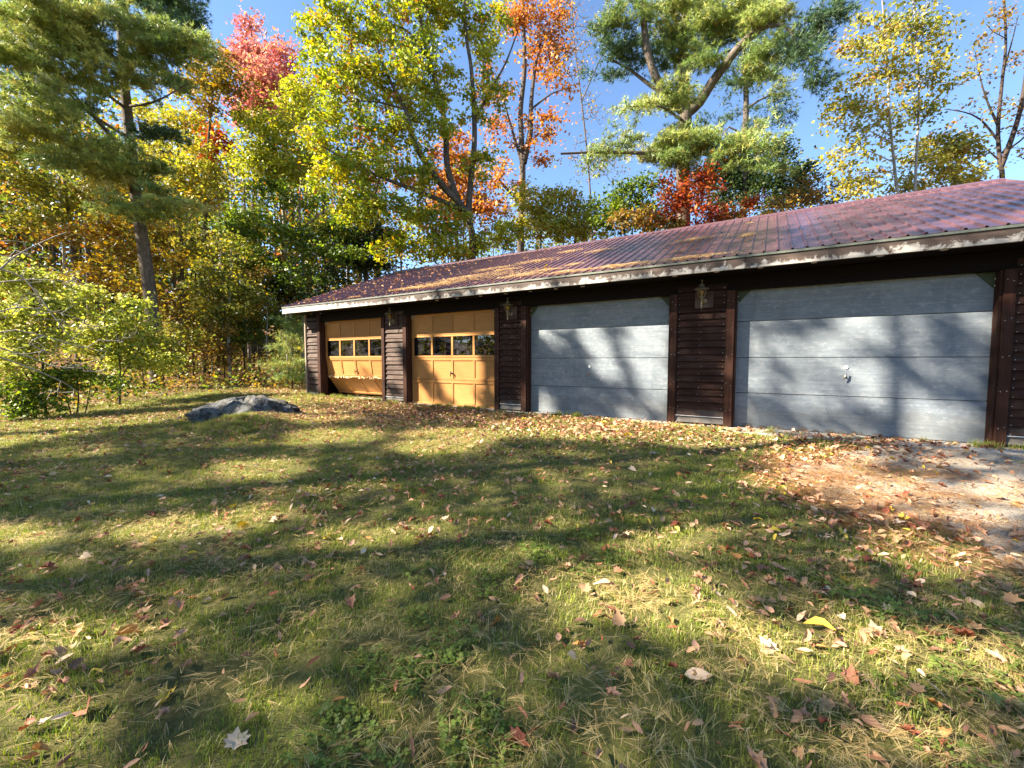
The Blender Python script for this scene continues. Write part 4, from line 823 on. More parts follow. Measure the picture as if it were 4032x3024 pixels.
# -- the wood behind the lawn at the left
broadleaf('birch_tree', 'yellow green tree at the far left behind the pine boughs', [([(300, 1250, 19), (290, 1000, 19), (260, 760, 19), (230, 520, 19)], 0.14, 0.03)],
 [(230, 560, 150, 70, 19), (120, 720, 150, 70, 18.6), (330, 780, 130, 60, 18.6), (200, 880, 150, 60, 18.4), (60, 600, 110, 70, 19)], 'olive', 71, per=2.2, leaves=34, size=0.15, spread=0.34)
broadleaf('beech_tree', 'rust brown undergrowth tree behind the pine trunk', [([(440, 1300, 18), (430, 1100, 18), (410, 900, 18), (420, 700, 18)], 0.11, 0.03)],
 [(430, 760, 120, 60, 18.2), (500, 880, 120, 60, 17.8), (340, 930, 140, 60, 17.6), (480, 1010, 140, 60, 17.4), (330, 1080, 120, 60, 17.2), (640, 900, 90, 60, 18), (650, 1040, 100, 60, 17.4), (560, 1120, 110, 60, 17)], 'gold', 72, per=2.2, leaves=34, size=0.14, spread=0.32)
broadleaf('beech_tree', 'brown leafed tree low at the wood edge beyond the lawn', [([(700, 1330, 18), (690, 1200, 18), (680, 1060, 18)], 0.08, 0.02)],
 [(640, 1200, 130, 50, 17), (740, 1250, 120, 45, 17), (600, 1290, 120, 40, 16.4), (800, 1310, 110, 40, 17)], 'brown', 73, per=2.4, leaves=34, size=0.12, spread=0.30)
broadleaf('beech_tree', 'shadowy green tree in the wood left of the roof end', [([(980, 1300, 21), (985, 1050, 21), (980, 850, 21)], 0.10, 0.03), ([(1060, 1290, 21), (1062, 1080, 21), (1065, 900, 21)], 0.07, 0.02)],
 [(950, 1010, 120, 60, 20.5), (1080, 1130, 120, 50, 20), (960, 1180, 100, 45, 20), (1120, 1250, 90, 40, 19), (900, 860, 110, 60, 21)], 'green', 74, 'bark_pale', per=2.1, leaves=36, size=0.14, spread=0.32)

# -- slim trunks that show between the leaves at the wood's edge: each a tree of its own
slim = [(760, 1330, 880, 18.6, .05), (1245, 1240, 900, 21, .06), (1300, 1220, 860, 21, .05), (1015, 1300, 900, 22, .05), (1100, 1300, 950, 20, .045), (830, 1330, 980, 19, .04), (960, 1340, 1020, 18.5, .04), (1150, 1310, 1050, 19.5, .035), (1370, 1180, 820, 23, .06), (420, 1300, 760, 20, .12), (260, 1300, 700, 21, .09), (1050, 1340, 1090, 18, .03), (880, 1350, 1120, 17.8, .03)]
slabels = ['slim pale trunk just left of the golden beech', 'dark slim trunk in shade beside the roof end', 'pale slim trunk above the left end of the roof', 'pale slim trunk under the scarlet maple top', 'dark thin trunk between two pale ones near the roof end', 'thin pale trunk between the tall pine and the lawn tongue', 'thin pale trunk at the end of the lawn tongue', 'thin dark sapling trunk leaning beside the green understory tree', 'pale slim trunk in front of the black green hemlock', 'stout dark trunk right behind the tall left pine', 'pale trunk seen under the left pine boughs', 'very thin pale stem at the wood edge next to the garage', 'very thin dark stem at the wood edge by the lawn tongue']
for i, (px, y0, y1, d, r) in enumerate(slim):
    broadleaf('slim_tree', slabels[i], [([(px, y0, d), (px+rng.uniform(-12, 12), (y0+y1)/2, d), (px+rng.uniform(-30, 30), y1, d)], r, r*0.5)],
     [(px, y1, 60, 50, d, .6), (px+rng.uniform(-40, 40), y1+110, 60, 30, d, .6)], ['green', 'olive', 'yellow', 'brown'][i % 4], 200+i, 'bark_pale' if i % 3 else 'bark_dark', per=2.0, leaves=30, size=0.14, spread=0.3, group='slim trunks in the wood')
# distant wood: one mass
Rw = np.random.default_rng(303); wc = []; wp = []; wtr = []
for k in range(190):
    px = Rw.uniform(-250, 1500) if k < 150 else Rw.uniform(1500, 4200); d = Rw.uniform(26, 44) if k < 150 else Rw.uniform(34, 50)
    top = Rw.uniform(350, 900) if k < 150 else Rw.uniform(760, 980)
    p = at(px, 1300, d); g0 = float(ground_z(p[0], p[1])); zt = at(px, top, d)[2]; h = zt-g0; wtr.append((p[0], p[1], g0, h))
    n = 34; q = Rw.normal(size=(n, 3))*[1.3, 1.3, 0]+[p[0], p[1], 0]; q[:, 2] = g0+h*Rw.uniform(0.12, 1.0, n); wp.append(q); wc += [k]*n
wp = np.vstack(wp); wc = np.array(wc); kk = np.repeat(np.arange(len(wp)), 16); P = wp[kk]+Rw.normal(size=(len(kk), 3))*[.6, .6, .4]
V, F = leaf_quads(P, 0.32*Rw.uniform(.7, 1.3, len(kk)), Rw)
pn = ['green', 'olive', 'dark', 'gold', 'yellow', 'dark', 'orange', 'green']; cc = np.zeros((len(kk), 3)); which = (wc*7) % 8
for i, nme in enumerate(pn):
    ms = which[kk % len(wp)] == i if False else which[kk] == i
    cc[ms] = colours(nme, int(ms.sum()), Rw)
o = inst('distant_wood', mesh_np('distant_wood', V, F, np.repeat(cc, 4, 0), M['leaf'])); tag(o, 'mass of autumn trees far behind', 'wood', kind='stuff')
A = np.array([(x, y, z-0.2) for x, y, z, h in wtr]); B = A+np.array([(Rw.uniform(-.5, .5), Rw.uniform(-.5, .5), h*0.9) for *_, h in wtr])
w2 = inst('trunks', wood_mesh('trunks', A, B, np.full(len(A), .14), np.full(len(A), .04), M['bark']), o); w2['kind'] = 'stuff'

Rv = np.random.default_rng(313); vp = []
for k in range(70):
    a = Rv.uniform(math.pi*0.98, math.pi*2.02); d = Rv.uniform(36, 46); cx_, cy2 = d*math.cos(a), -7+d*math.sin(a)
    if cy2 > -18 and cx_ < 0: continue
    h = Rv.uniform(7, 11); q = Rv.normal(size=(330, 3))*[1.9, 1.9, 0]+[cx_, cy2, 0]; q[:, 2] = -1+h*Rv.uniform(0.02, 1, 330); vp.append(q)
vp = np.vstack(vp); V, F = leaf_quads(vp, 0.75*Rv.uniform(.7, 1.3, len(vp)), Rv); o = inst('yard_wood', mesh_np('yard_wood', V, F, np.repeat(colours('olive', len(vp), Rv), 4, 0), M['leaf'])); tag(o, 'edge of the wood across the yard, behind the viewer', 'wood', kind='stuff')

# -- shrubs by the lawn at the left
broadleaf('leafy_shrub', 'sunlit lime green shrub at the left edge of the lawn', [
  ([(180, 1640, 9.6), (170, 1450, 9.6), (140, 1250, 9.6), (120, 1080, 9.6)], 0.03, 0.01), ([(180, 1600, 9.6), (60, 1400, 9.4), (0, 1250, 9.2)], 0.02, 0.008)],
 [(110, 1120, 130, 60, 9.8), (200, 1210, 130, 50, 9.7), (40, 1250, 110, 70, 9.4), (150, 1330, 140, 60, 9.5), (40, 1420, 110, 70, 9.2), (40, 1050, 80, 50, 9.6, .7)], 'shrub', 81, per=14, leaves=26, size=0.085, spread=0.19, cat='shrub', rt=0.004)
broadleaf('leafy_shrub', 'paler green shrub behind the lawn edge with silvery leaves', [
  ([(470, 1600, 11.2), (470, 1400, 11.2), (440, 1200, 11.2)], 0.03, 0.01), ([(470, 1500, 11.2), (560, 1350, 11.4), (600, 1240, 11.6)], 0.02, 0.008)],
 [(330, 1160, 110, 45, 11), (430, 1260, 130, 50, 11), (540, 1200, 80, 40, 11.4, .8), (380, 1350, 140, 50, 11), (560, 1330, 90, 45, 11.6), (620, 1420, 90, 50, 12), (510, 1430, 110, 45, 11.6)], 'shrub', 82, per=11, leaves=26, size=0.095, spread=0.21, cat='shrub', rt=0.004)
broadleaf('leafy_shrub', 'shaded green thicket at the foot of the lime shrub', [
  ([(300, 1650, 9.9), (310, 1560, 9.9), (300, 1460, 9.9)], 0.02, 0.008), ([(330, 1650, 9.9), (350, 1560, 9.9), (360, 1470, 9.9)], 0.015, 0.006), ([(285, 1650, 9.9), (260, 1560, 9.9), (230, 1500, 9.9)], 0.015, 0.006)],
 [(200, 1500, 130, 45, 9.7), (330, 1470, 110, 40, 9.9), (60, 1540, 120, 45, 9.2), (180, 1590, 110, 35, 9.4, .8), (60, 1620, 100, 30, 9, .8), (430, 1520, 70, 30, 10.6, .8)], 'green', 83, per=13, leaves=26, size=0.085, spread=0.17, cat='shrub', rt=0.004)
pine('pine_sapling', 'small bright green white pine at the left corner of the garage', [([(1150, 1530, 14.2), (1150, 1400, 14.2), (1155, 1270, 14.2)], 0.03, 0.008)],
 [(1155, 1290, 35, 25, 14.2), (1140, 1350, 55, 25, 14.1, 1, 'pinelt'), (1160, 1420, 55, 28, 14.0), (1110, 1430, 50, 22, 14.2, 1, 'pinelt'), (1150, 1480, 60, 22, 14), (1175, 1350, 30, 40, 13.9, 1, 'pinelt')], 'pine', 84, per=11, tufts=13, n=12, L=0.13, wd=0.010)
for (lab, blobs_, pal_, sd) in (('brown leaved brush at the wood edge behind the lawn tongue', [(760, 1370, 120, 40, 16.5), (900, 1400, 120, 40, 17.5), (650, 1400, 110, 45, 15)], 'brown', 85), ('dark green brush at the wood edge, end of the lawn tongue', [(1000, 1330, 110, 50, 18.5), (1090, 1270, 80, 50, 19), (940, 1280, 80, 50, 18.5)], 'green', 86), ('olive brush under the low beech behind the shrubs', [(560, 1350, 110, 50, 14.5), (700, 1310, 120, 45, 15.5), (480, 1280, 100, 50, 14.5), (830, 1230, 120, 50, 17)], 'olive', 87), ('golden brown brush deep between the trunks', [(860, 1330, 120, 50, 19.5), (1010, 1230, 110, 55, 20.5), (760, 1190, 110, 50, 19), (1180, 1180, 90, 50, 20.5)], 'gold', 88), ('dark brush filling the shade left of the garage roof', [(1240, 1180, 80, 60, 18.5), (1120, 1160, 100, 60, 19.5), (1300, 1090, 90, 50, 19), (1010, 1120, 110, 50, 19.5)], 'dark', 89)):
    b_ = blobs_[0]; broadleaf('leafy_shrub', lab, [([(b_[0], b_[1]+60, b_[4]), (b_[0]+4, b_[1]+20, b_[4]), (b_[0]-6, b_[1]-30, b_[4])], 0.03, 0.01)], blobs_, pal_, sd, 'bark_dark', per=3.6, leaves=34, size=0.11, spread=0.26, cat='shrub')
# dead grey branches reaching in from the left
Rb = np.random.default_rng(404); S = Skel(); 
S.limb(pathpx([(-380, 1560, 7.6), (-200, 1350, 7.8), (0, 1060, 8.4), (150, 960, 9.0), (260, 915, 9.4)]), 0.035, 0.008)
for pth in ([(-200, 1350, 7.8), (60, 1300, 8.4), (260, 1350, 8.9), (420, 1385, 9.3)], [(-260, 1400, 7.7), (-20, 1230, 8.2), (150, 1215, 8.6), (330, 1260, 9)], [(-200, 1350, 7.8), (40, 1420, 8.2), (240, 1500, 8.6), (330, 1560, 8.9)], [(-60, 1120, 8.2), (120, 1100, 8.7), (300, 1110, 9.2)], [(-260, 1400, 7.7), (0, 1370, 8.2), (200, 1440, 8.5), (330, 1450, 8.7)], [(0, 1060, 8.4), (100, 1100, 8.8), (200, 1230, 9), (260, 1310, 9.1)]):
    S.limb(pathpx(pth), 0.018, 0.005, True)
C, _ = blob_points([(80, 1000, 130, 60, 8.8), (250, 1110, 140, 70, 9.2), (150, 1230, 170, 60, 8.8), (380, 1290, 150, 60, 9.3), (200, 1390, 170, 60, 8.8), (480, 1330, 80, 50, 9.6), (330, 1440, 130, 50, 8.9), (60, 1180, 100, 60, 8.5), (220, 1540, 110, 40, 8.7)], 30, Rb)
S.grow(C, Rb, 0.0050, rise=0.0); b0 = root_to_ground(S.P[0]); S.P = S.P-b0
rt_ = empty('bare_shrub', b0, 'tangle of bare grey twigs in front of the lime green shrub', 'dead shrub'); 
inst('branches', S.mesh('branches', M['bark_pale'], 4), rt_); inst('stem', wood_mesh('stem', np.array([[0, 0, -.1]]), np.array([S.P[0]]), np.array([.05]), np.array([.036]), M['bark_pale'], 7), rt_)

# -- low undergrowth of the forest floor: one mass
Ru = np.random.default_rng(505); ux = Ru.uniform(-34, 6, 26000); uy = Ru.uniform(-7, 24, 26000)
lawn_edge = np.where(uy < 6, -13.6+0.25*np.clip(uy, -6, 6), -12.5)
ok = ((ux < lawn_edge-0.8*wob(ux, uy)) & (uy > -5.5+0.0*ux)) | ((uy > 9.5) & (ux > -14))
ok &= Ru.random(len(ux)) < (0.42+0.5*wob(ux*1.7, uy*1.7)); ux, uy = ux[ok], uy[ok]
hh = Ru.uniform(.05, .55, len(ux))*(1+0.9*sstep(0, 1, wob(ux*1.1+5, uy*1.1))); kk = np.repeat(np.arange(len(ux)), 9)
P = np.stack([ux, uy, ground_z(ux, uy)+hh], 1)[kk]+Ru.normal(size=(len(kk), 3))*[.16, .16, .10]; V, F = leaf_quads(P, 0.11*Ru.uniform(.6, 1.3, len(kk)), Ru, up=1.2)
cc = np.zeros((len(kk), 3)); wh = (np.abs(wob(ux*.8+9, uy*.8))*6).astype(int)[kk] % 5
for i, nme in enumerate(['brown', 'green', 'olive', 'gold', 'brown']): cc[wh == i] = colours(nme, int((wh == i).sum()), Ru)
o = inst('undergrowth', mesh_np('undergrowth', V, F, np.repeat(cc, 4, 0), M['leaf'])); tag(o, 'low leafy plants covering the forest floor', 'undergrowth', kind='stuff')

# ------------------------------------------------------------------ grey outcrop in the lawn
def build_rock():
    R = np.random.default_rng(12); c = np.array([-8.95, -2.85, float(ground_z(-9.2, -2.6))])
    n, m = 44, 16; vs = []; fs = []
    ux = np.array([0.80, -0.60])                       # long axis, across the view
    for j in range(m+1):
        ph = (j/m)*math.pi*0.5
        for i in range(n):
            th = 2*math.pi*i/n; a = math.cos(th); b = math.sin(th)
            r = math.cos(ph); lx = 1.05*r*a; ly = 0.55*r*b; lz = 0.40*math.sin(ph)**0.8
            lz *= 0.80+0.30*sstep(-1.2, 0.6, lx); lx *= 1.0+0.10*wob(np.array(th*1.3), np.array(ph*2))
            f = 1+0.05*math.sin(29*th-9*ph)+0.10*math.sin(5*th+3*ph)+0.06*math.sin(11*th-7*ph)+0.05*math.sin(17*th+13*ph); lx *= f; ly *= f; lz *= (1+0.10*math.sin(7*th+5*ph+1)+0.09*math.sin(9*ph+4*th)+0.05*math.sin(19*th+5*ph)+0.04*math.sin(31*th-13*ph))
            x = c[0]+(lx*0.86-ly*0.52)*1.0; y = c[1]+(lx*0.52*1.0+ly*0.86)
            vs.append((x-c[0], y-c[1], lz-0.05))
    for j in range(m):
        for i in range(n): fs.append((j*n+i, j*n+(i+1) % n, (j+1)*n+(i+1) % n, (j+1)*n+i))
    me = bpy.data.meshes.new('boulder'); me.from_pydata(vs, [], fs); me.polygons.foreach_set('use_smooth', [True]*len(fs)); me.materials.append(M['rock']); me.update()
    o = inst('boulder', me, None, c); tag(o, 'low grey lichened rock breaking out of the grass near the tan doors', 'rock')
build_rock()

# ------------------------------------------------------------------ sun and shade map: crowns of unseen trees at the left are cut to cast it
LIT = [  # photo pixels: cx, cy, rx, ry, tilt (deg), strength
 # ground
 (420, 1545, 420, 28, -3, 1), (900, 1510, 300, 26, -2, 1), (620, 1600, 330, 18, -2, .9), (250, 1650, 260, 22, 0, .8), (950, 1600, 200, 25, 0, .9), (1245, 1640, 160, 16, 0, .8),
 (1363, 1722, 150, 18, -2, 1), (1800, 1715, 200, 15, 0, .9), (1740, 1762, 180, 14, -2, .9), (2290, 1690, 330, 28, 1, 1), (2650, 1690, 260, 22, 3, 1), (2800, 1725, 300, 26, 4, 1), (1500, 1610, 120, 10, 0, .6), (1900, 1650, 130, 10, 0, .5),
 (1240, 1735, 100, 16, -3, .8), (1040, 1852, 190, 26, -5, .8), (1382, 1915, 170, 26, -4, .6), (1100, 1930, 160, 20, -5, .5), (700, 1900, 120, 16, -5, .5), (300, 1780, 160, 12, -4, .5),
 (820, 2071, 330, 38, -7, 1), (90, 2112, 220, 32, -3, .9), (1600, 2100, 220, 30, -6, .8), (1350, 2130, 140, 22, -6, .6), (560, 1870, 90, 12, -4, .4),
 (2500, 2360, 300, 95, -8, 1), (2240, 2300, 160, 45, -8, .7), (2640, 2125, 200, 40, -3, .8), (2200, 2075, 110, 22, 0, .5), (2700, 2420, 200, 70, 0, .8), (2050, 2180, 130, 25, -5, .4),
 (3247, 1818, 210, 34, 6, 1), (3100, 1900, 140, 26, 5, .9), (3470, 1915, 330, 42, 6, 1), (3700, 2010, 300, 36, 7, 1), (3970, 1945, 130, 36, 5, .9), (3800, 1830, 130, 16, 4, .5),
 (3733, 2200, 220, 48, 9, .9), (3344, 2205, 120, 35, 5, .6), (4000, 2240, 80, 30, 5, .5), (3020, 2510, 220, 65, 12, .9), (3540, 2560, 420, 75, 11, 1), (3900, 2640, 230, 75, 10, 1), (3250, 2650, 300, 50, 15, .7), (3700, 2930, 260, 60, 12, .8), (2950, 2820, 160, 40, 5, .4), (3350, 2960, 200, 40, 8, .5),
 (230, 2515, 260, 48, -9, 1), (600, 2505, 150, 40, -9, 1), (80, 2790, 190, 85, -10, 1), (330, 2760, 130, 40, -10, .7), (230, 2880, 220, 75, -10, 1), (60, 2990, 200, 50, 0, .8), (1050, 2760, 130, 35, -8, .35), (1500, 2650, 160, 30, -8, .3), (1950, 2760, 220, 60, -8, .6), (2250, 2900, 250, 50, -5, .4), (1750, 2960, 200, 35, -5, .3), (640, 2990, 160, 30, -8, .4),
]
LITW = [  # walls: doors 3 and 4
 (2375, 1400, 42, 95, -22, 1), (2310, 1308, 30, 26, 0, 1), (2540, 1330, 60, 40, 0, .8), (2560, 1420, 55, 150, -28, 1), (2600, 1310, 55, 36, 0, .9), (2630, 1450, 26, 80, 0, .7), (2135, 1312, 24, 18, 0, .8), (2190, 1360, 28, 24, 0, .6), (2138, 1592, 28, 34, 0, 1), (2490, 1600, 28, 32, 0, .6), (2580, 1580, 48, 30, 20, .6), (2350, 1610, 30, 16, 0, .4),
 (3000, 1350, 90, 34, 30, .7), (3110, 1385, 80, 40, 25, .6), (3230, 1370, 110, 46, 0, .9), (3400, 1290, 70, 46, 10, 1), (3570, 1320, 80, 60, 0, 1), (3890, 1300, 40, 45, 0, .8), (2975, 1465, 45, 50, 0, .8), (2990, 1600, 60, 40, 0, .5), (3280, 1470, 160, 70, 0, .6), (3220, 1610, 110, 46, 20, .6), (3490, 1530, 140, 46, 15, .9), (3570, 1620, 90, 80, 0, 1), (3740, 1640, 70, 46, 20, .8), (3560, 1715, 120, 34, 0, .9), (3700, 1480, 60, 40, 0, .5), (3840, 1450, 36, 46, 0, .5),
]
def mask_lit(px, py, L):
    v = np.zeros(len(px)); jx = 22*wob(px/70, py/35)+12*wob(px/25, py/14); jy = 9*wob(px/60+5, py/30)
    for cx, cy_, rx, ry, an, st in L:
        a = math.radians(an); ddx = px+jx*(rx/150)-cx; ddy = py+jy*(ry/40)-cy_; u = (ddx*math.cos(a)+ddy*math.sin(a))/(rx*1.15+20); t = (-ddx*math.sin(a)+ddy*math.cos(a))/(ry*1.3+14)
        v = np.maximum(v, st*(1-sstep(0.75, 1.15, np.sqrt(u*u+t*t))))
    return v
SHADE = [  # unseen trees inferred from the dapple, crowns shaped to cast it: x, y, crown height, radius, half height
 (-5.5, -13.0, 8.5, 4.6, 4.2, 'maple_tree', 'maple'), (-11.0, -12.5, 8.5, 4.6, 4.2, 'oak_tree', 'oak'), (-16.5, -12.5, 8.5, 4.4, 4.0, 'maple_tree', 'maple'), (-8.5, -17.5, 11.5, 5.0, 4.8, 'oak_tree', 'oak'), (-14.5, -18.0, 12.0, 5.0, 4.8, 'beech_tree', 'beech'), (-20.5, -16.0, 11.0, 4.6, 4.4, 'birch_tree', 'birch'), (-10.5, -9.8, 13.5, 4.2, 3.0, 'pine_tree', 'pine'), (-15.5, -8.6, 12.0, 4.2, 4.2, 'oak_tree', 'elm'), (-26.0, -8.0, 8.5, 4.6, 5.0, 'oak_tree', 'w1'), (-31.0, -4.0, 9.0, 4.8, 5.5, 'beech_tree', 'w2'), (-35.5, 1.5, 9.0, 4.8, 5.5, 'maple_tree', 'w3')]
def shade_trees():
    R = np.random.default_rng(900); T = []; K = []
    n = 620000; x = R.uniform(-14.5, 7, n); y = R.uniform(-8.5, -0.12, n); T.append(np.stack([x, y, ground_z(x, y)], 1)); K.append(np.zeros(n, int))
    n = 120000; x = R.uniform(-11.2, 3.3, n); z = R.uniform(0, 1.66, n); T.append(np.stack([x, np.zeros(n), z], 1)); K.append(np.ones(n, int))
    n = 170000; x = R.uniform(-11.4, 3.5, n); u = R.random(n); T.append(np.stack([x, YE+(YRD-YE)*u, ZE+(ZRD-ZE)*u], 1)); K.append(np.full(n, 2))
    n = 160000; x = R.uniform(-30, -11.8, n); y = R.uniform(0.5, 16, n); z = R.random(n)**1.3*6.5+ground_z(x, y); T.append(np.stack([x, y, z], 1)); K.append(np.full(n, 3))
    T = np.vstack(T); K = np.concatenate(K); px, py, zc = to_px(T)
    lit = np.where(K == 0, mask_lit(px, py, LIT), mask_lit(px, py, LITW))
    w1 = (K == 1) & (px < 1975); lit[w1] = np.where(wob(T[w1, 0]*4.2+T[w1, 2]*4.6, T[w1, 2]*1.2-T[w1, 0]*1.2+4) > 0.28, 0.25, 0.97)
    lawnleft = (K == 0) & (T[:, 0] < -10.2); lit[lawnleft] = np.maximum(lit[lawnleft], 0.92)
    r = K == 3; lit[r] = 0.12+0.75*(wob(T[r, 0]*1.5+T[r, 1], T[r, 2]*2.2+T[r, 1]) > 0.55); far = (K == 3) & (T[:, 0] > -13.5+0.0*T[:, 1]) & (T[:, 1] < 6); lit[far] = 1
    r = K == 2; tx, ty = T[r, 0], T[r, 1]
    streak = sstep(0.15, 0.5, wob(tx*0.9-ty*0.9, (ty+tx*0.35)*2.6)); lr = np.where(tx+0.55*ty < -2.3+0.35*wob(tx*2, ty*2), 1.0, 0.50*streak); lr = np.where(ty > 3.1, np.maximum(lr, 0.6), lr); lit[r] = lr
    lit = np.clip(lit*1.2, 0, 1); keep = R.random(len(T)) > lit; T, K = T[keep], K[keep]
    t = R.uniform(7, 30, len(T)); P = T-SUNDIR*t[:, None]
    qx, qy, qz = to_px(P); vis = (qz > 0.3) & (qx > -260) & (qx < 4290) & (qy > -260) & (qy < 3300); P, K = P[~vis], K[~vis]
    best = np.full(len(P), -1); bd = np.full(len(P), 9.0)
    for i, (sx, sy, sz, rr, rh, *_ ) in enumerate(SHADE):
        e = np.sqrt(((P[:, 0]-sx)/rr)**2+((P[:, 1]-sy)/rr)**2+((P[:, 2]-sz)/rh)**2); b = (e < 1.0) & (e < bd); best[b] = i; bd[b] = e[b]
    per_tree = 6000; PT = {'w1': 14000, 'w2': 14000, 'w3': 12000}
    for i, (sx, sy, sz, rr, rh, nm, kd) in enumerate(SHADE):
        m = P[best == i]
        cap = PT.get(kd, per_tree)
        if len(m) > cap: m = m[R.choice(len(m), cap, False)]
        g = float(ground_z(sx, sy)); base = np.array([sx, sy, g-0.1])
        root = empty(nm, base, {'maple': 'unseen yellowing maple beside the lawn at the left, leaves set to shade it', 'oak': 'unseen green oak beside the lawn at the left, leaves set to shade it', 'beech': 'tall unseen beech at the left, leaves set for the shade it casts', 'birch': 'unseen birch at the far left, leaves set for the shade it casts', 'pine': 'high unseen pine at the left, leaves set for the shade it casts', 'elm': 'slender unseen oak near the left edge, added to shade the narrow blue door', 'w1': 'broad unseen oak at the corner of the left wood, leaves set to shade the wood', 'w2': 'unseen beech in the left wood, leaves set to shade it', 'w3': 'unseen maple deep in the left wood, leaves set to shade it'}[kd], 'tree', 'unseen trees shaped to cast shade')
        S = Skel(); S.limb([(0, 0, 0), (0.1, 0.05, sz*0.45), (-0.1, 0.1, sz), (0.1, 0, sz+rh*0.8)], 0.22, 0.04)
        C = (m-base)[R.choice(len(m), min(90, len(m)), False)]; S.grow(C, R, 0.006)
        inst('trunk', S.mesh('trunk', M['bark'], 5), root)
        V, F = leaf_quads(m-base, (0.22 if kd in PT else 0.15)*R.uniform(.8, 1.25, len(m)), R); inst('crown', mesh_np('crown', V, F, np.repeat(colours('oak' if kd != 'maple' else 'yellow', len(m), R), 4, 0), M['leaf']), root)
shade_trees()

# ------------------------------------------------------------------ ground cover: tufts scattered by geometry nodes
def scatter(name, label, pts, rot, scl, vid, protos):
    src = bpy.data.collections.new(name+'_tufts')
    for me in protos: src.objects.link(bpy.data.objects.new(me.name, me))
    me = bpy.data.meshes.new(name); me.vertices.add(len(pts)); me.vertices.foreach_set('co', np.asarray(pts, np.float32).ravel())
    a = me.attributes.new('rot', 'FLOAT_VECTOR', 'POINT'); a.data.foreach_set('vector', np.asarray(rot, np.float32).ravel())
    a = me.attributes.new('scl', 'FLOAT', 'POINT'); a.data.foreach_set('value', np.asarray(scl, np.float32))
    a = me.attributes.new('vid', 'INT', 'POINT'); a.data.foreach_set('value', np.asarray(vid, np.int32))
    o = inst(name, me); tag(o, label, name.replace('_', ' '), kind='stuff')
    ng = bpy.data.node_groups.new(name+'_scatter', 'GeometryNodeTree')
    ng.interface.new_socket('Geometry', in_out='INPUT', socket_type='NodeSocketGeometry'); ng.interface.new_socket('Geometry', in_out='OUTPUT', socket_type='NodeSocketGeometry')
    gi = ng.nodes.new('NodeGroupInput'); go = ng.nodes.new('NodeGroupOutput'); ip = ng.nodes.new('GeometryNodeInstanceOnPoints'); ci = ng.nodes.new('GeometryNodeCollectionInfo')
    ci.inputs['Collection'].default_value = src; ci.inputs['Separate Children'].default_value = True; ci.inputs['Reset Children'].default_value = True
    def attr(nm, ty):
        n = ng.nodes.new('GeometryNodeInputNamedAttribute'); n.data_type = ty; n.inputs['Name'].default_value = nm; return n.outputs['Attribute']
    L = ng.links.new; L(gi.outputs[0], ip.inputs['Points']); L(ci.outputs[0], ip.inputs['Instance']); ip.inputs['Pick Instance'].default_value = True
    L(attr('vid', 'INT'), ip.inputs['Instance Index']); L(attr('rot', 'FLOAT_VECTOR'), ip.inputs['Rotation']); L(attr('scl', 'FLOAT'), ip.inputs['Scale']); L(ip.outputs[0], go.inputs[0])
    md = o.modifiers.new('scatter', 'NODES'); md.node_group = ng; return o
def blade_mesh(name, R, n, rad, l0, l1, wd, pals, m, lean=0.5, flat=0.0):
    a = R.uniform(0, 6.283, n); r = rad*np.sqrt(R.random(n)); B = np.stack([r*np.cos(a), r*np.sin(a), np.full(n, -0.004)], 1); L = R.uniform(l0, l1, n)[:, None]
    th = R.uniform(0, 6.283, n); d = np.stack([np.cos(th), np.sin(th), np.zeros(n)], 1); le = (np.abs(R.normal(size=(n, 1)))*lean+flat)
    up = np.array([0, 0, 1.0]); s = np.stack([-np.sin(th), np.cos(th), np.zeros(n)], 1)*wd*R.uniform(.7, 1.3, (n, 1))
    d1 = unit(up+d*le*0.6); d2 = unit(up*0.55+d*le*1.3); p1 = B+d1*L*0.5; p2 = p1+d2*L*0.5
    V = np.stack([B-s*.5, B+s*.5, p1+s*.42, p1-s*.42, p2], 1).reshape(-1, 3); i = np.arange(n)[:, None]*5
    F = np.vstack([i+[0, 1, 2], i+[0, 2, 3], i+[3, 2, 4]]); p = np.array(pals); c = p[R.choice(len(p), n, p=p[:, 3]/p[:, 3].sum()), :3]*R.uniform(.8, 1.2, (n, 1))
    return mesh_np(name, V, F, np.repeat(c, 5, 0), m)
def straw_mesh(name, R, n, rad, L, wd, pals, m, hi=0.03):
    """dry needles lying about in little fans"""
    P = []; 
    for k in range(n):
        a, r = R.uniform(0, 6.283), rad*math.sqrt(R.random()); b = np.array([r*math.cos(a), r*math.sin(a), R.uniform(0.004, hi)]); th = R.uniform(0, 6.283)
        for q in range(int(R.integers(2, 6))): t2 = th+R.normal()*0.16; l = L*R.uniform(.7, 1.15); P.append((b, b+np.array([math.cos(t2)*l, math.sin(t2)*l, R.uniform(-.014, .016)])))
    A = np.array([p[0] for p in P]); B = np.array([p[1] for p in P]); A[:, 2] = np.maximum(A[:, 2], .003); B[:, 2] = np.maximum(B[:, 2], .003); t = unit(B-A); s = unit(np.cross(t, [0, 0, 1.0]))*wd; u = np.cross(s, t)*0.6; mid = (A+B)/2+np.array([0, 0, .004]); k = len(A)
    V = np.stack([A-s*.5, A+s*.5, mid+s*.5, mid-s*.5, B+s*.15, B-s*.15], 1).reshape(-1, 3)+np.repeat(u, 6, 0)*0; i = np.arange(k)[:, None]*6; F = np.vstack([i+[0, 1, 2, 3], i+[3, 2, 4, 5]])
    p = np.array(pals); c = p[R.choice(len(p), k, p=p[:, 3]/p[:, 3].sum()), :3]*R.uniform(.8, 1.2, (k, 1)); return mesh_np(name, V, F, np.repeat(c, 6, 0), m)
GP = [(.185, .245, .024, 5), (.245, .305, .035, 4), (.31, .34, .05, 2.5), (.12, .175, .022, 3), (.42, .36, .13, 1.4), (.52, .44, .20, .8)]
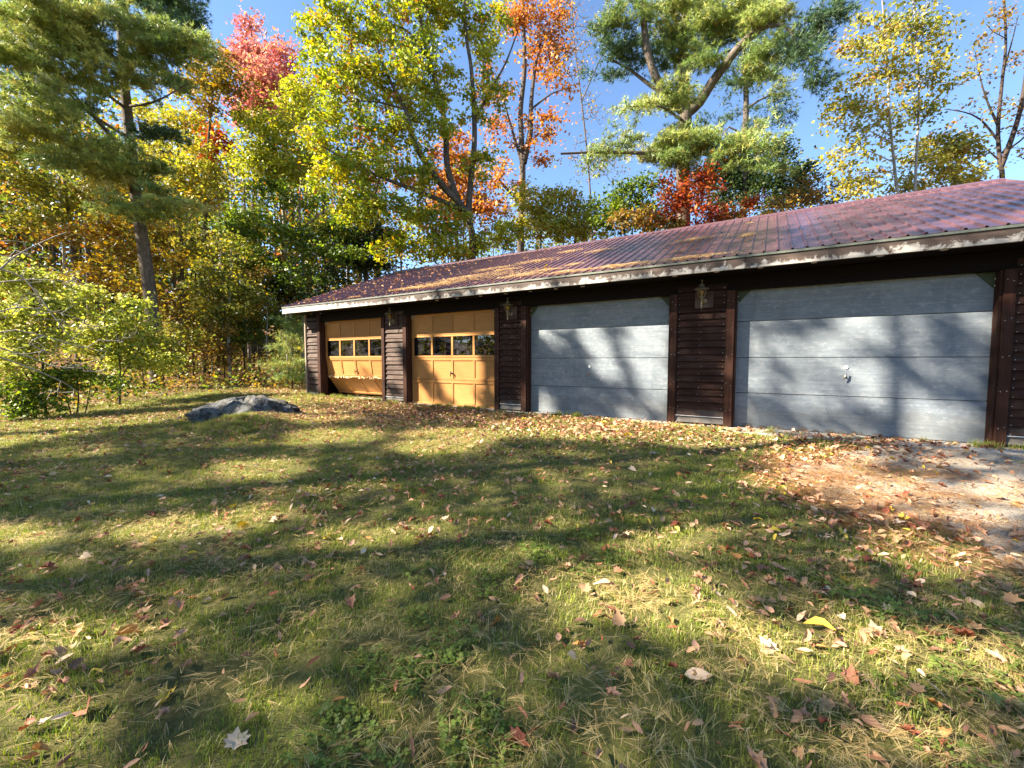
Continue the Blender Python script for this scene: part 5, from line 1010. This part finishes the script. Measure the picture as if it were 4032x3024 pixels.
GPd = [(.46, .37, .16, 4), (.54, .44, .22, 3), (.24, .25, .06, 3), (.34, .27, .11, 2)]
Rg = np.random.default_rng(606)
gp = [blade_mesh('grass_tuft', Rg, 120, .115, .020, .052, .0027, GP, M['grass'], .65) for _ in range(6)]+[blade_mesh('grass_tuft', Rg, 80, .115, .02, .045, .0022, GPd, M['grass'], .9, .3) for _ in range(2)]+[blade_mesh('grass_tuft', Rg, 60, .07, .06, .17, .0045, GP, M['grass'], .6) for _ in range(3)]
def bare(x, y):                     # leaf band in front of the doors and the like, where grass is thin
    return np.exp(-((y+1.1)/0.75)**2)*sstep(-9.5, -7.5, x)
def sample(n, x0, x1, y0, y1): return Rg.uniform(x0, x1, n), Rg.uniform(y0, y1, n)
gxs, gys, gsc, gvi = [], [], [], []
for (x0, x1, y0, y1, dens, s0) in ((-6, 5.5, -8.3, -3.2, 78, 1.0), (-6, 6, -3.2, -0.2, 60, 1.05), (-11, -6, -8.3, -0.2, 48, 1.15), (-16, -11, -8.0, 2.0, 34, 1.35), (-20, -11.5, 2.0, 11, 26, 1.5), (5.5, 9, -8, -0.2, 30, 1.2), (-20, -16, -7, 2, 22, 1.5)):
    n = int((x1-x0)*(y1-y0)*dens); x, y = sample(n, x0, x1, y0, y1); gxs.append(x); gys.append(y); gsc.append(s0*Rg.uniform(.55, 1.3, n)); gvi.append(Rg.integers(0, 8, n))
x, y = np.concatenate(gxs), np.concatenate(gys); s = np.concatenate(gsc); vi = np.concatenate(gvi)
dry = wob(x*1.6+4, y*1.6) > 0.25; vi = np.where(dry & (Rg.random(len(x)) < .4), Rg.integers(6, 8, len(x)), np.minimum(vi, 5+(Rg.random(len(x)) < .15)))
pk = np.where(in_drive(x, y) > 0.02, np.where(y < -3.9, 0.30, 0.04), 1.0)*(1-0.72*bare(x, y)); pk = np.where((x < -11.5) & (wood_line(x, y) > 0.3), pk*0.15, pk)
k = Rg.random(len(x)) < pk; x, y, s, vi = x[k], y[k], s[k], vi[k]
# longer tufts along the walls and round the rock
n = 260; ex = Rg.uniform(-11.4, 3.4, n); ey = -0.17-np.abs(Rg.normal(size=n))*0.10; kk = (wob(ex*2.2, ex*0+3) > -0.25) & ~((ex > 0.1) & (ex < 1.7)); ex, ey = ex[kk], ey[kk]
a = Rg.uniform(0, 6.283, 110); rx_ = -8.1+np.cos(a)*1.2*Rg.uniform(.2, 1.2, 110); ry_ = -3.65+np.sin(a)*0.35*Rg.uniform(.3, 1.3, 110)
sx_, sy_ = sample(160, -13.5, -9.5, -6.3, -4.2)
tx = np.concatenate([ex, rx_, sx_]); ty = np.concatenate([ey, ry_, sy_]); x = np.concatenate([x, tx]); y = np.concatenate([y, ty]); s = np.concatenate([s, Rg.uniform(.5, 1.0, len(ex)), Rg.uniform(.45, .85, len(tx)-len(ex))]); vi = np.concatenate([vi, Rg.integers(8, 11, len(tx))])
rot = np.stack([Rg.normal(size=len(x))*.06+0.05, Rg.normal(size=len(x))*.06, Rg.uniform(0, 6.283, len(x))], 1)
scatter('grass', 'short green and straw coloured lawn grass', np.stack([x, y, ground_z(x, y)], 1), rot, s, vi, gp)
# straw
SP = [(.56, .41, .17, 4), (.48, .32, .12, 3), (.62, .50, .24, 2), (.34, .20, .08, 2)]; SO = [(.42, .22, .085, 4), (.34, .16, .06, 3), (.52, .31, .13, 2), (.22, .11, .05, 2)]
sps = [straw_mesh('needle_fan', Rg, 12, .16, .085, .0012, SP, M['straw'], .045) for _ in range(5)]+[straw_mesh('needle_fan', Rg, 26, .15, .10, .0015, SO, M['straw'], .015) for _ in range(5)]
x1, y1 = sample(7500, -8, 5.5, -8.3, -2.0); k = Rg.random(len(x1)) < np.clip(0.35+0.35*wob(x1*.9, y1*.9)+0.75*sstep(-1.2, 2.5, x1)*sstep(-3.0, -5.0, y1), .12, 1); x1, y1 = x1[k], y1[k]; v1 = Rg.integers(0, 5, len(x1))
x2, y2 = sample(6500, -0.8, 7.5, -7.8, -0.4); k = (in_drive(x2, y2) > -0.12) & (Rg.random(len(x2)) < np.clip(0.28+0.50*wob(x2*1.5, y2*2.6), .05, 1)); x2, y2 = x2[k], y2[k]; v2 = Rg.integers(5, 10, len(x2))
x3, y3 = sample(1500, -14, -6, -6, 1.5); v3 = Rg.integers(0, 5, len(x3))
x = np.concatenate([x1, x2, x3]); y = np.concatenate([y1, y2, y3]); v = np.concatenate([v1, v2, v3]); z = ground_z(x, y)+np.where(v < 5, 0.012, 0.008)
scatter('pine_straw', 'dry tan pine needles strewn over lawn and gravel', np.stack([x, y, z], 1), np.stack([np.full(len(x), .05), np.zeros(len(x)), Rg.uniform(0, 6.283, len(x))], 1), Rg.uniform(.8, 1.2, len(x)), v, sps)
# clover
def clover(R):
    P = []; n = 64; V = []; F = []; C = []
    for k in range(n):
        a, r = R.uniform(0, 6.28), .12*math.sqrt(R.random()); c = np.array([r*math.cos(a), r*math.sin(a), R.uniform(.012, .042)]); q0 = R.uniform(0, 6.28); col_ = np.array([(.16, .22, .04), (.20, .26, .05), (.12, .17, .03)][R.integers(0, 3)])*R.uniform(.85, 1.2); tilt = R.normal(size=2)*.3
        for j in range(3):
            q = q0+j*2.094; e = np.array([math.cos(q), math.sin(q), 0]); f = np.array([-math.sin(q), math.cos(q), 0]); s_ = .0072*R.uniform(.7, 1.4); b = len(V)
            for u_, w_ in ((0, 0), (.9, .75), (1.7, .55), (1.7, -.55), (.9, -.75)):
                p = c+e*s_*u_+f*s_*w_; p[2] += (p[0]-c[0])*tilt[0]+(p[1]-c[1])*tilt[1]; V.append(p); C.append(col_)
            F.append((b, b+4, b+3)); F.append((b, b+3, b+2)); F.append((b, b+2, b+1))
    return mesh_np('clover_patch', np.array(V), np.array(F), np.array(C), M['leaf'])
cv = [clover(Rg) for _ in range(4)]
x, y = sample(3600, -2.2, 6, -8.0, -4.4); k = Rg.random(len(x)) < sstep(-0.05, 0.75, wob(x*2.6+2, y*2.6))*(0.12+0.75*sstep(0.2, 2.6, x)); x, y = x[k], y[k]
scatter('clover', 'patches of small round clover leaves in the lawn', np.stack([x, y, ground_z(x, y)], 1), np.stack([np.zeros(len(x)), np.zeros(len(x)), Rg.uniform(0, 6.28, len(x))], 1), Rg.uniform(.8, 1.25, len(x)), Rg.integers(0, 4, len(x)), cv)

# ------------------------------------------------------------------ fallen leaves
Rl = np.random.default_rng(707)
LC = {'tan': (.44, .25, .13), 'pale tan': (.60, .43, .28), 'red brown': (.26, .08, .042), 'orange': (.40, .19, .06), 'yellow': (.60, .42, .055), 'dark brown': (.17, .09, .055), 'pinkish': (.50, .27, .165), 'rusty': (.32, .14, .075), 'green': (.18, .24, .055)}
def leaf_shape(kind, R, curl):
    """unit leaf (about 1 long) in the xy plane, stalk end at the origin: outline fanned from the midrib, then curled"""
    if kind == 'maple':
        o = [(0, 0), (.12, -.16), (.02, -.40), (.22, -.33), (.33, -.52), (.47, -.30), (.66, -.36), (.64, -.16), (1.0, 0), (.64, .16), (.66, .36), (.47, .30), (.33, .52), (.22, .33), (.02, .40), (.12, .16)]
        cen = [(.34, 0)]
    elif kind == 'oval':
        o = [(0, 0), (.14, -.17), (.36, -.28), (.62, -.25), (.85, -.12), (1, 0), (.85, .12), (.62, .25), (.36, .28), (.14, .17)]; cen = [(.45, 0)]
    else:
        o = [(0, 0), (.14, -.09), (.38, -.16), (.66, -.15), (.88, -.07), (1, 0), (.88, .07), (.66, .15), (.38, .16), (.14, .09)]; cen = [(.5, 0)]
    P = [np.array([x, y, 0.0]) for x, y in o+cen]; n = len(o); F = [(i, (i+1) % n, n) for i in range(n)]
    stalk = len(P); P += [np.array([-.28, .012, 0.0]), np.array([-.28, -.012, 0.0])]; F.append((0, stalk, stalk+1)); out = []
    k1, k2, tw = curl*R.uniform(.5, 1.3), curl*R.uniform(-.5, .9), R.normal()*.35*curl
    for p in P:
        x, y, _ = p; y2 = y+R.normal()*.02
        if abs(k1) > .05: a = y2*k1*4.2; yy = math.sin(a)/(k1*4.2); zz = (1-math.cos(a))/(k1*4.2)
        else: yy, zz = y2, 0
        zz += k2*.5*(x-.45)**2+tw*x*y2+R.normal()*.018
        out.append((x-.45, yy, zz))
    V = np.array(out); V[:, 2] -= V[:n+1, 2].min(); return V, F
LM = []   # (mesh, kind, colour)
shades = []
for kind, cols_, reps in (('maple', ['tan', 'pale tan', 'red brown', 'orange', 'yellow', 'pinkish', 'rusty'], 2), ('oval', ['tan', 'pale tan', 'dark brown', 'yellow', 'pinkish', 'rusty', 'orange'], 2), ('narrow', ['tan', 'pale tan', 'red brown', 'pinkish', 'rusty', 'green'], 2)):
    for cn in cols_:
        for r_ in range(reps):
            curl = Rl.choice([.5, 1.0, 1.4, 1.8]) if kind != 'maple' else Rl.choice([.35, .8, 1.3]); V, F = leaf_shape(kind, Rl, curl)
            c = np.array(LC[cn])*Rl.uniform(.85, 1.15); cv_ = c[None]*Rl.uniform(.8, 1.18, (len(V), 1))*Rl.uniform(.95, 1.05, (len(V), 3))
            me = mesh_np('fallen_leaf', V, np.array(F), cv_, M['litter']); LM.append((me, kind, cn, curl, V, np.array(F), cv_))
cw = {'tan': 5, 'pale tan': 2.0, 'red brown': 2.6, 'orange': 1.2, 'yellow': .6, 'dark brown': 2.6, 'pinkish': 3.4, 'rusty': 3, 'green': .25}
pw = np.array([cw[m[2]]*(1.5 if m[1] == 'oval' else 1.3 if m[1] == 'narrow' else .7)*(1.15 if m[3] > .7 else .8) for m in LM]); pw /= pw.sum()
x, y = sample(170000, -17, 8, -8.4, 3.0); gx_, gy_, zc = to_px(np.stack([x, y, ground_z(x, y)], 1))
band = np.exp(-((y+1.0)/0.85)**2)*sstep(-10.5, -8.5, x)*(1-0.78*sstep(0.4, 2.2, x))
dr = in_drive(x, y); edge = np.exp(-(dr/.28)**2)*sstep(-1.0, 0.2, x)*sstep(-4.6, -3.6, y)
den = 88+70*wob(x*1.3, y*1.3)+38*sstep(-3, -8, x)+420*band*(0.75+.35*wob(x*1.5, y*1.5))+230*edge+np.where(dr > .2, -30, 0); den = np.where((x > -11.4) & (y > -0.14), 0, den); den = np.where(x < -15.5, 45, den)
A_tot = 25*11.4; k = Rl.random(len(x)) < np.clip(den, 10, 650)*A_tot/170000
x, y, zc = x[k], y[k], zc[k]; n = len(x); vid = Rl.choice(len(LM), n, p=pw); size = Rl.uniform(.036, .074, n)*np.where([LM[v][1] == 'maple' for v in vid], 1.25, 1.0)
rx = Rl.normal(size=n)*.42+np.where(Rl.random(n) < .4, math.pi, 0)*0; ry = Rl.normal(size=n)*.38; rz = Rl.uniform(0, 6.283, n); zz = ground_z(x, y)+np.where(band[k] > .35, Rl.uniform(.004, .04, n), Rl.uniform(.014, .040, n))
P = np.stack([x, y, zz], 1); px, py, zc = to_px(P); vis = (zc > .3) & (px > 0) & (px < 4032) & (py > 0) & (py < 3024); score = np.where(vis, (size/np.maximum(zc, .3))**2*np.array([{'maple': .5, 'oval': .42, 'narrow': .26}[LM[v][1]] for v in vid]), 0)
HERO = [((932, 2945), 'maple', 'pale tan', .105, 'whitish maple leaf with long stalk, alone on the grass in the lower left corner'), ((3232, 2500), 'oval', 'yellow', .13, 'large pale yellow leaf lying on the straw at the lower right'), ((2745, 2690), 'oval', 'pale tan', .12, 'long pale tan leaf on bare straw near the bottom right'),
        ((1895, 2465), 'maple', 'pinkish', .10, 'pinkish maple leaf in a small heap, lower middle of the lawn'), ((1950, 2480), 'maple', 'orange', .09, 'orange maple leaf tucked against a pinkish one, lower middle'), ((515, 2525), 'oval', 'orange', .12, 'glowing orange leaf in the sunlit strip at the lower left'), ((650, 2780), 'maple', 'yellow', .09, 'spotted yellow leaf standing in the grass at the lower left'),
        ((345, 2830), 'maple', 'rusty', .10, 'rust coloured crumpled leaf in the bottom left corner'), ((3330, 2310), 'maple', 'yellow', .075, 'bright yellow maple leaf at the edge of the gravel'), ((3050, 2110), 'oval', 'yellow', .085, 'yellow leaf at the end of the leaf drift by the gravel'), ((1290, 2135), 'maple', 'yellow', .09, 'yellow maple leaf where sun meets shade left of centre'),
        ((2870, 2185), 'oval', 'red brown', .08, 'dark red leaf on the grass left of the gravel'), ((3790, 2530), 'maple', 'red brown', .09, 'brick red leaf on the grey straw at the right'), ((2270, 2095), 'oval', 'yellow', .08, 'small yellow leaf in the middle of the lawn'), ((2040, 2960), 'maple', 'red brown', .10, 'dark crimson leaf at the bottom edge of the lawn'), ((2490, 1860), 'maple', 'pale tan', .10, 'pale star shaped leaf in front of the narrower blue door')]
order = np.argsort(-score); top = order[:300-len(HERO)]; rest = order[300-len(HERO):]
def zone(px, py, x, y):
    if dr_at(x, y) > .1: return 'on the gravel'
    if y > -2.0: return 'in the drift before the ' + ('tan doors' if x < -4.4 else 'narrow blue door' if x < -.9 else 'wide blue door')
    if x < -7.6 and y > -4.5: return 'on grass near the boulder'
    if py > 2500: return 'on the lawn close by, ' + ('lower left' if px < 1350 else 'lower middle' if px < 2700 else 'lower right')
    return 'on the lawn, ' + ('left part' if px < 1350 else 'middle part' if px < 2700 else 'right part')
def dr_at(x, y): return float(in_drive(np.array([x]), np.array([y]))[0])
for i in top:
    me, kind, cn, curl, *_ = LM[vid[i]]; o = inst('fallen_leaf', me, None, P[i], (rx[i], ry[i], rz[i]), (size[i],)*3)
    tag(o, f"{cn} {('curled ' if curl > .7 else 'flat ')}{ {'maple': 'maple leaf', 'oval': 'oval leaf', 'narrow': 'narrow leaf'}[kind]} {zone(px[i], py[i], x[i], y[i])}", 'leaf', 'fallen leaves on the ground')
for (hx, hy), kind, cn, sz, lab in HERO:
    me = ([m for m in LM if m[1] == kind and m[2] == cn]+[m for m in LM if m[2] == cn])[0][0]; p = on_ground(hx, hy); o = inst('fallen_leaf', me, None, (p[0], p[1], p[2]+.035), (Rl.normal()*.25+.2, Rl.normal()*.2, Rl.uniform(0, 6.28)), (sz,)*3); tag(o, lab, 'leaf', 'fallen leaves on the ground')
def euler_m(a, b, c):
    ca, sa, cb, sb, cc_, s_ = np.cos(a), np.sin(a), np.cos(b), np.sin(b), np.cos(c), np.sin(c)
    return np.stack([np.stack([cb*cc_, sa*sb*cc_-ca*s_, ca*sb*cc_+sa*s_], -1), np.stack([cb*s_, sa*sb*s_+ca*cc_, ca*sb*s_-sa*cc_], -1), np.stack([-sb, sa*cb, ca*cb], -1)], -2)
def merge_leaves(name, P, ang, size, vid, label):
    Vs, Fs, Cs = [], [], []; off = 0
    for v in range(len(LM)):
        i = np.where(vid == v)[0]
        if not len(i): continue
        _, _, _, _, V, F, c = LM[v]; Rm = euler_m(ang[i, 0], ang[i, 1], ang[i, 2]); W = np.einsum('kij,vj->kvi', Rm, V)*size[i, None, None]+P[i, None]
        Vs.append(W.reshape(-1, 3)); Fs.append((F[None]+(np.arange(len(i))*len(V))[:, None, None]+off).reshape(-1, 3)); Cs.append((c[None]*Rl.uniform(.75, 1.25, (len(i), 1, 1))).reshape(-1, 3)); off += len(i)*len(V)
    o = inst(name, mesh_np(name, np.vstack(Vs), np.vstack(Fs), np.vstack(Cs), M['litter'])); tag(o, label, 'leaves', kind='stuff'); return o
merge_leaves('leaf_litter', P[rest], np.stack([rx, ry, rz], 1)[rest], size[rest], vid[rest], 'drift of small dry leaves before the doors and over the lawn')

# ------------------------------------------------------------------ needles and leaves caught on the roof
def on_roof(px, py): return on_plane(px, py, np.array([0, -math.sin(ANG), math.cos(ANG)]), (0, YE, ZE))
Rr = np.random.default_rng(808)
PILES = [(1860, 1100, 1.35, .36, 900, .07, 'largest heap of pine needles, banked along the eave over the tan doors'), (1700, 1128, .8, .2, 350, .04, 'low needle heap on the eave left of the largest heap'), (2049, 1090, .42, .15, 260, .04, 'needle heap on the eave just right of the largest heap'), (2150, 1069, .34, .10, 170, .03, 'thin needle drift on the eave over the narrow blue door'), (2235, 1076, .42, .11, 260, .035, 'needle heap on the eave over the left side of the narrow blue door'), (2258, 1046, .16, .10, 80, .025, 'little needle clump above an eave heap'),
 (2410, 1055, .26, .10, 180, .035, 'needle clump on the eave over the right side of the narrow blue door'), (2505, 1044, .34, .10, 230, .035, 'needle heap on the eave near the pillar lantern'), (2725, 1019, .52, .08, 330, .03, 'long needle drift on the eave above the lantern between the blue doors'), (2750, 945, .36, .16, 260, .025, 'flat needle mat halfway up the roof over the lantern'), (2945, 929, .12, .16, 110, .02, 'small needle mat high on the roof above the wide door'), (2668, 996, .10, .06, 40, .015, 'tiny needle tuft above the long eave drift'), (2952, 882, .07, .07, 30, .015, 'tiny needle tuft near the ridge'),
 (2110, 1032, .55, .22, 260, .02, 'pale needle mat midway up the roof over the blue and tan doors'), (2241, 993, .32, .2, 170, .02, 'needle mat high on the roof above the narrow blue door'), (2370, 989, .3, .17, 170, .02, 'needle mat beside the shadow edge high on the roof'), (1930, 1063, .6, .2, 220, .02, 'faint needle mat above the largest heap'), (1990, 1065, .35, .15, 150, .02, 'faint needle mat up slope of the second heap'), (1600, 1141, .55, .12, 220, .03, 'needle heap on the eave over the broken door'), (1395, 1173, .2, .06, 60, .02, 'small needle clump near the left end of the eave')]
uvec = np.array([1.0, 0, 0]); vvec = np.array([0, math.cos(ANG), math.sin(ANG)]); nvec = np.array([0, -math.sin(ANG), math.cos(ANG)])
RP = [(.55, .34, .12, 4), (.66, .47, .22, 3), (.42, .24, .09, 3), (.24, .13, .06, 1)]
for (px_, py_, su, sv, n, hgt, lab) in PILES:
    n = int(n*1.5); c0 = on_roof(px_, py_); c0[1] = max(c0[1], YE+0.05+sv*0.4); c0[2] = ZE+(c0[1]-YE)*sl_
    a = Rr.normal(size=n)*su*.55; b = Rr.normal(size=n)*sv*.55; b = np.maximum(b, -(c0[1]-YE)/math.cos(ANG)-0.01); h = hgt*np.exp(-(a/su)**2-(b/sv)**2)*Rr.random(n)+.022; th = Rr.normal(size=n)*.6+Rr.choice([0, 2.6, .5], n); l = Rr.uniform(.06, .12, n)
    c = a[:, None]*uvec+b[:, None]*vvec+h[:, None]*nvec; d = np.cos(th)[:, None]*uvec+np.sin(th)[:, None]*vvec*.8+Rr.normal(size=(n, 1))*.12*nvec; s_ = unit(np.cross(d, nvec))*.0048
    A, B = c-d*l[:, None]*.5, c+d*l[:, None]*.5; V = np.stack([A-s_*.5, A+s_*.5, B+s_*.4, B-s_*.4], 1).reshape(-1, 3); p = np.array(RP); cc = p[Rr.choice(4, n, p=p[:, 3]/p[:, 3].sum()), :3]*Rr.uniform(.8, 1.2, (n, 1))
    o = inst('needle_pile', mesh_np('needle_pile', V, np.arange(n*4).reshape(n, 4), np.repeat(cc, 4, 0), M['straw']), None, c0); tag(o, lab, 'needle pile', 'heaps of dry needles on the roof')
n = 620; xx = RL+np.abs(Rr.normal(size=n))*3.6+.1; uu = Rr.random(n)**1.3; k = xx < 2.5; xx, uu = xx[k], uu[k]; n = len(xx)
Pn = np.stack([xx, YE+(YRD-YE)*uu, ZE+(ZRD-ZE)*uu+.03], 1); vid2 = Rr.choice(len(LM), n, p=pw)
merge_leaves('roof_leaves', Pn, np.stack([np.full(n, ANG)+Rr.normal(size=n)*.15, Rr.normal(size=n)*.15, Rr.uniform(0, 6.28, n)], 1), Rr.uniform(.05, .09, n), vid2, 'small dry leaves scattered over the roof sheets')
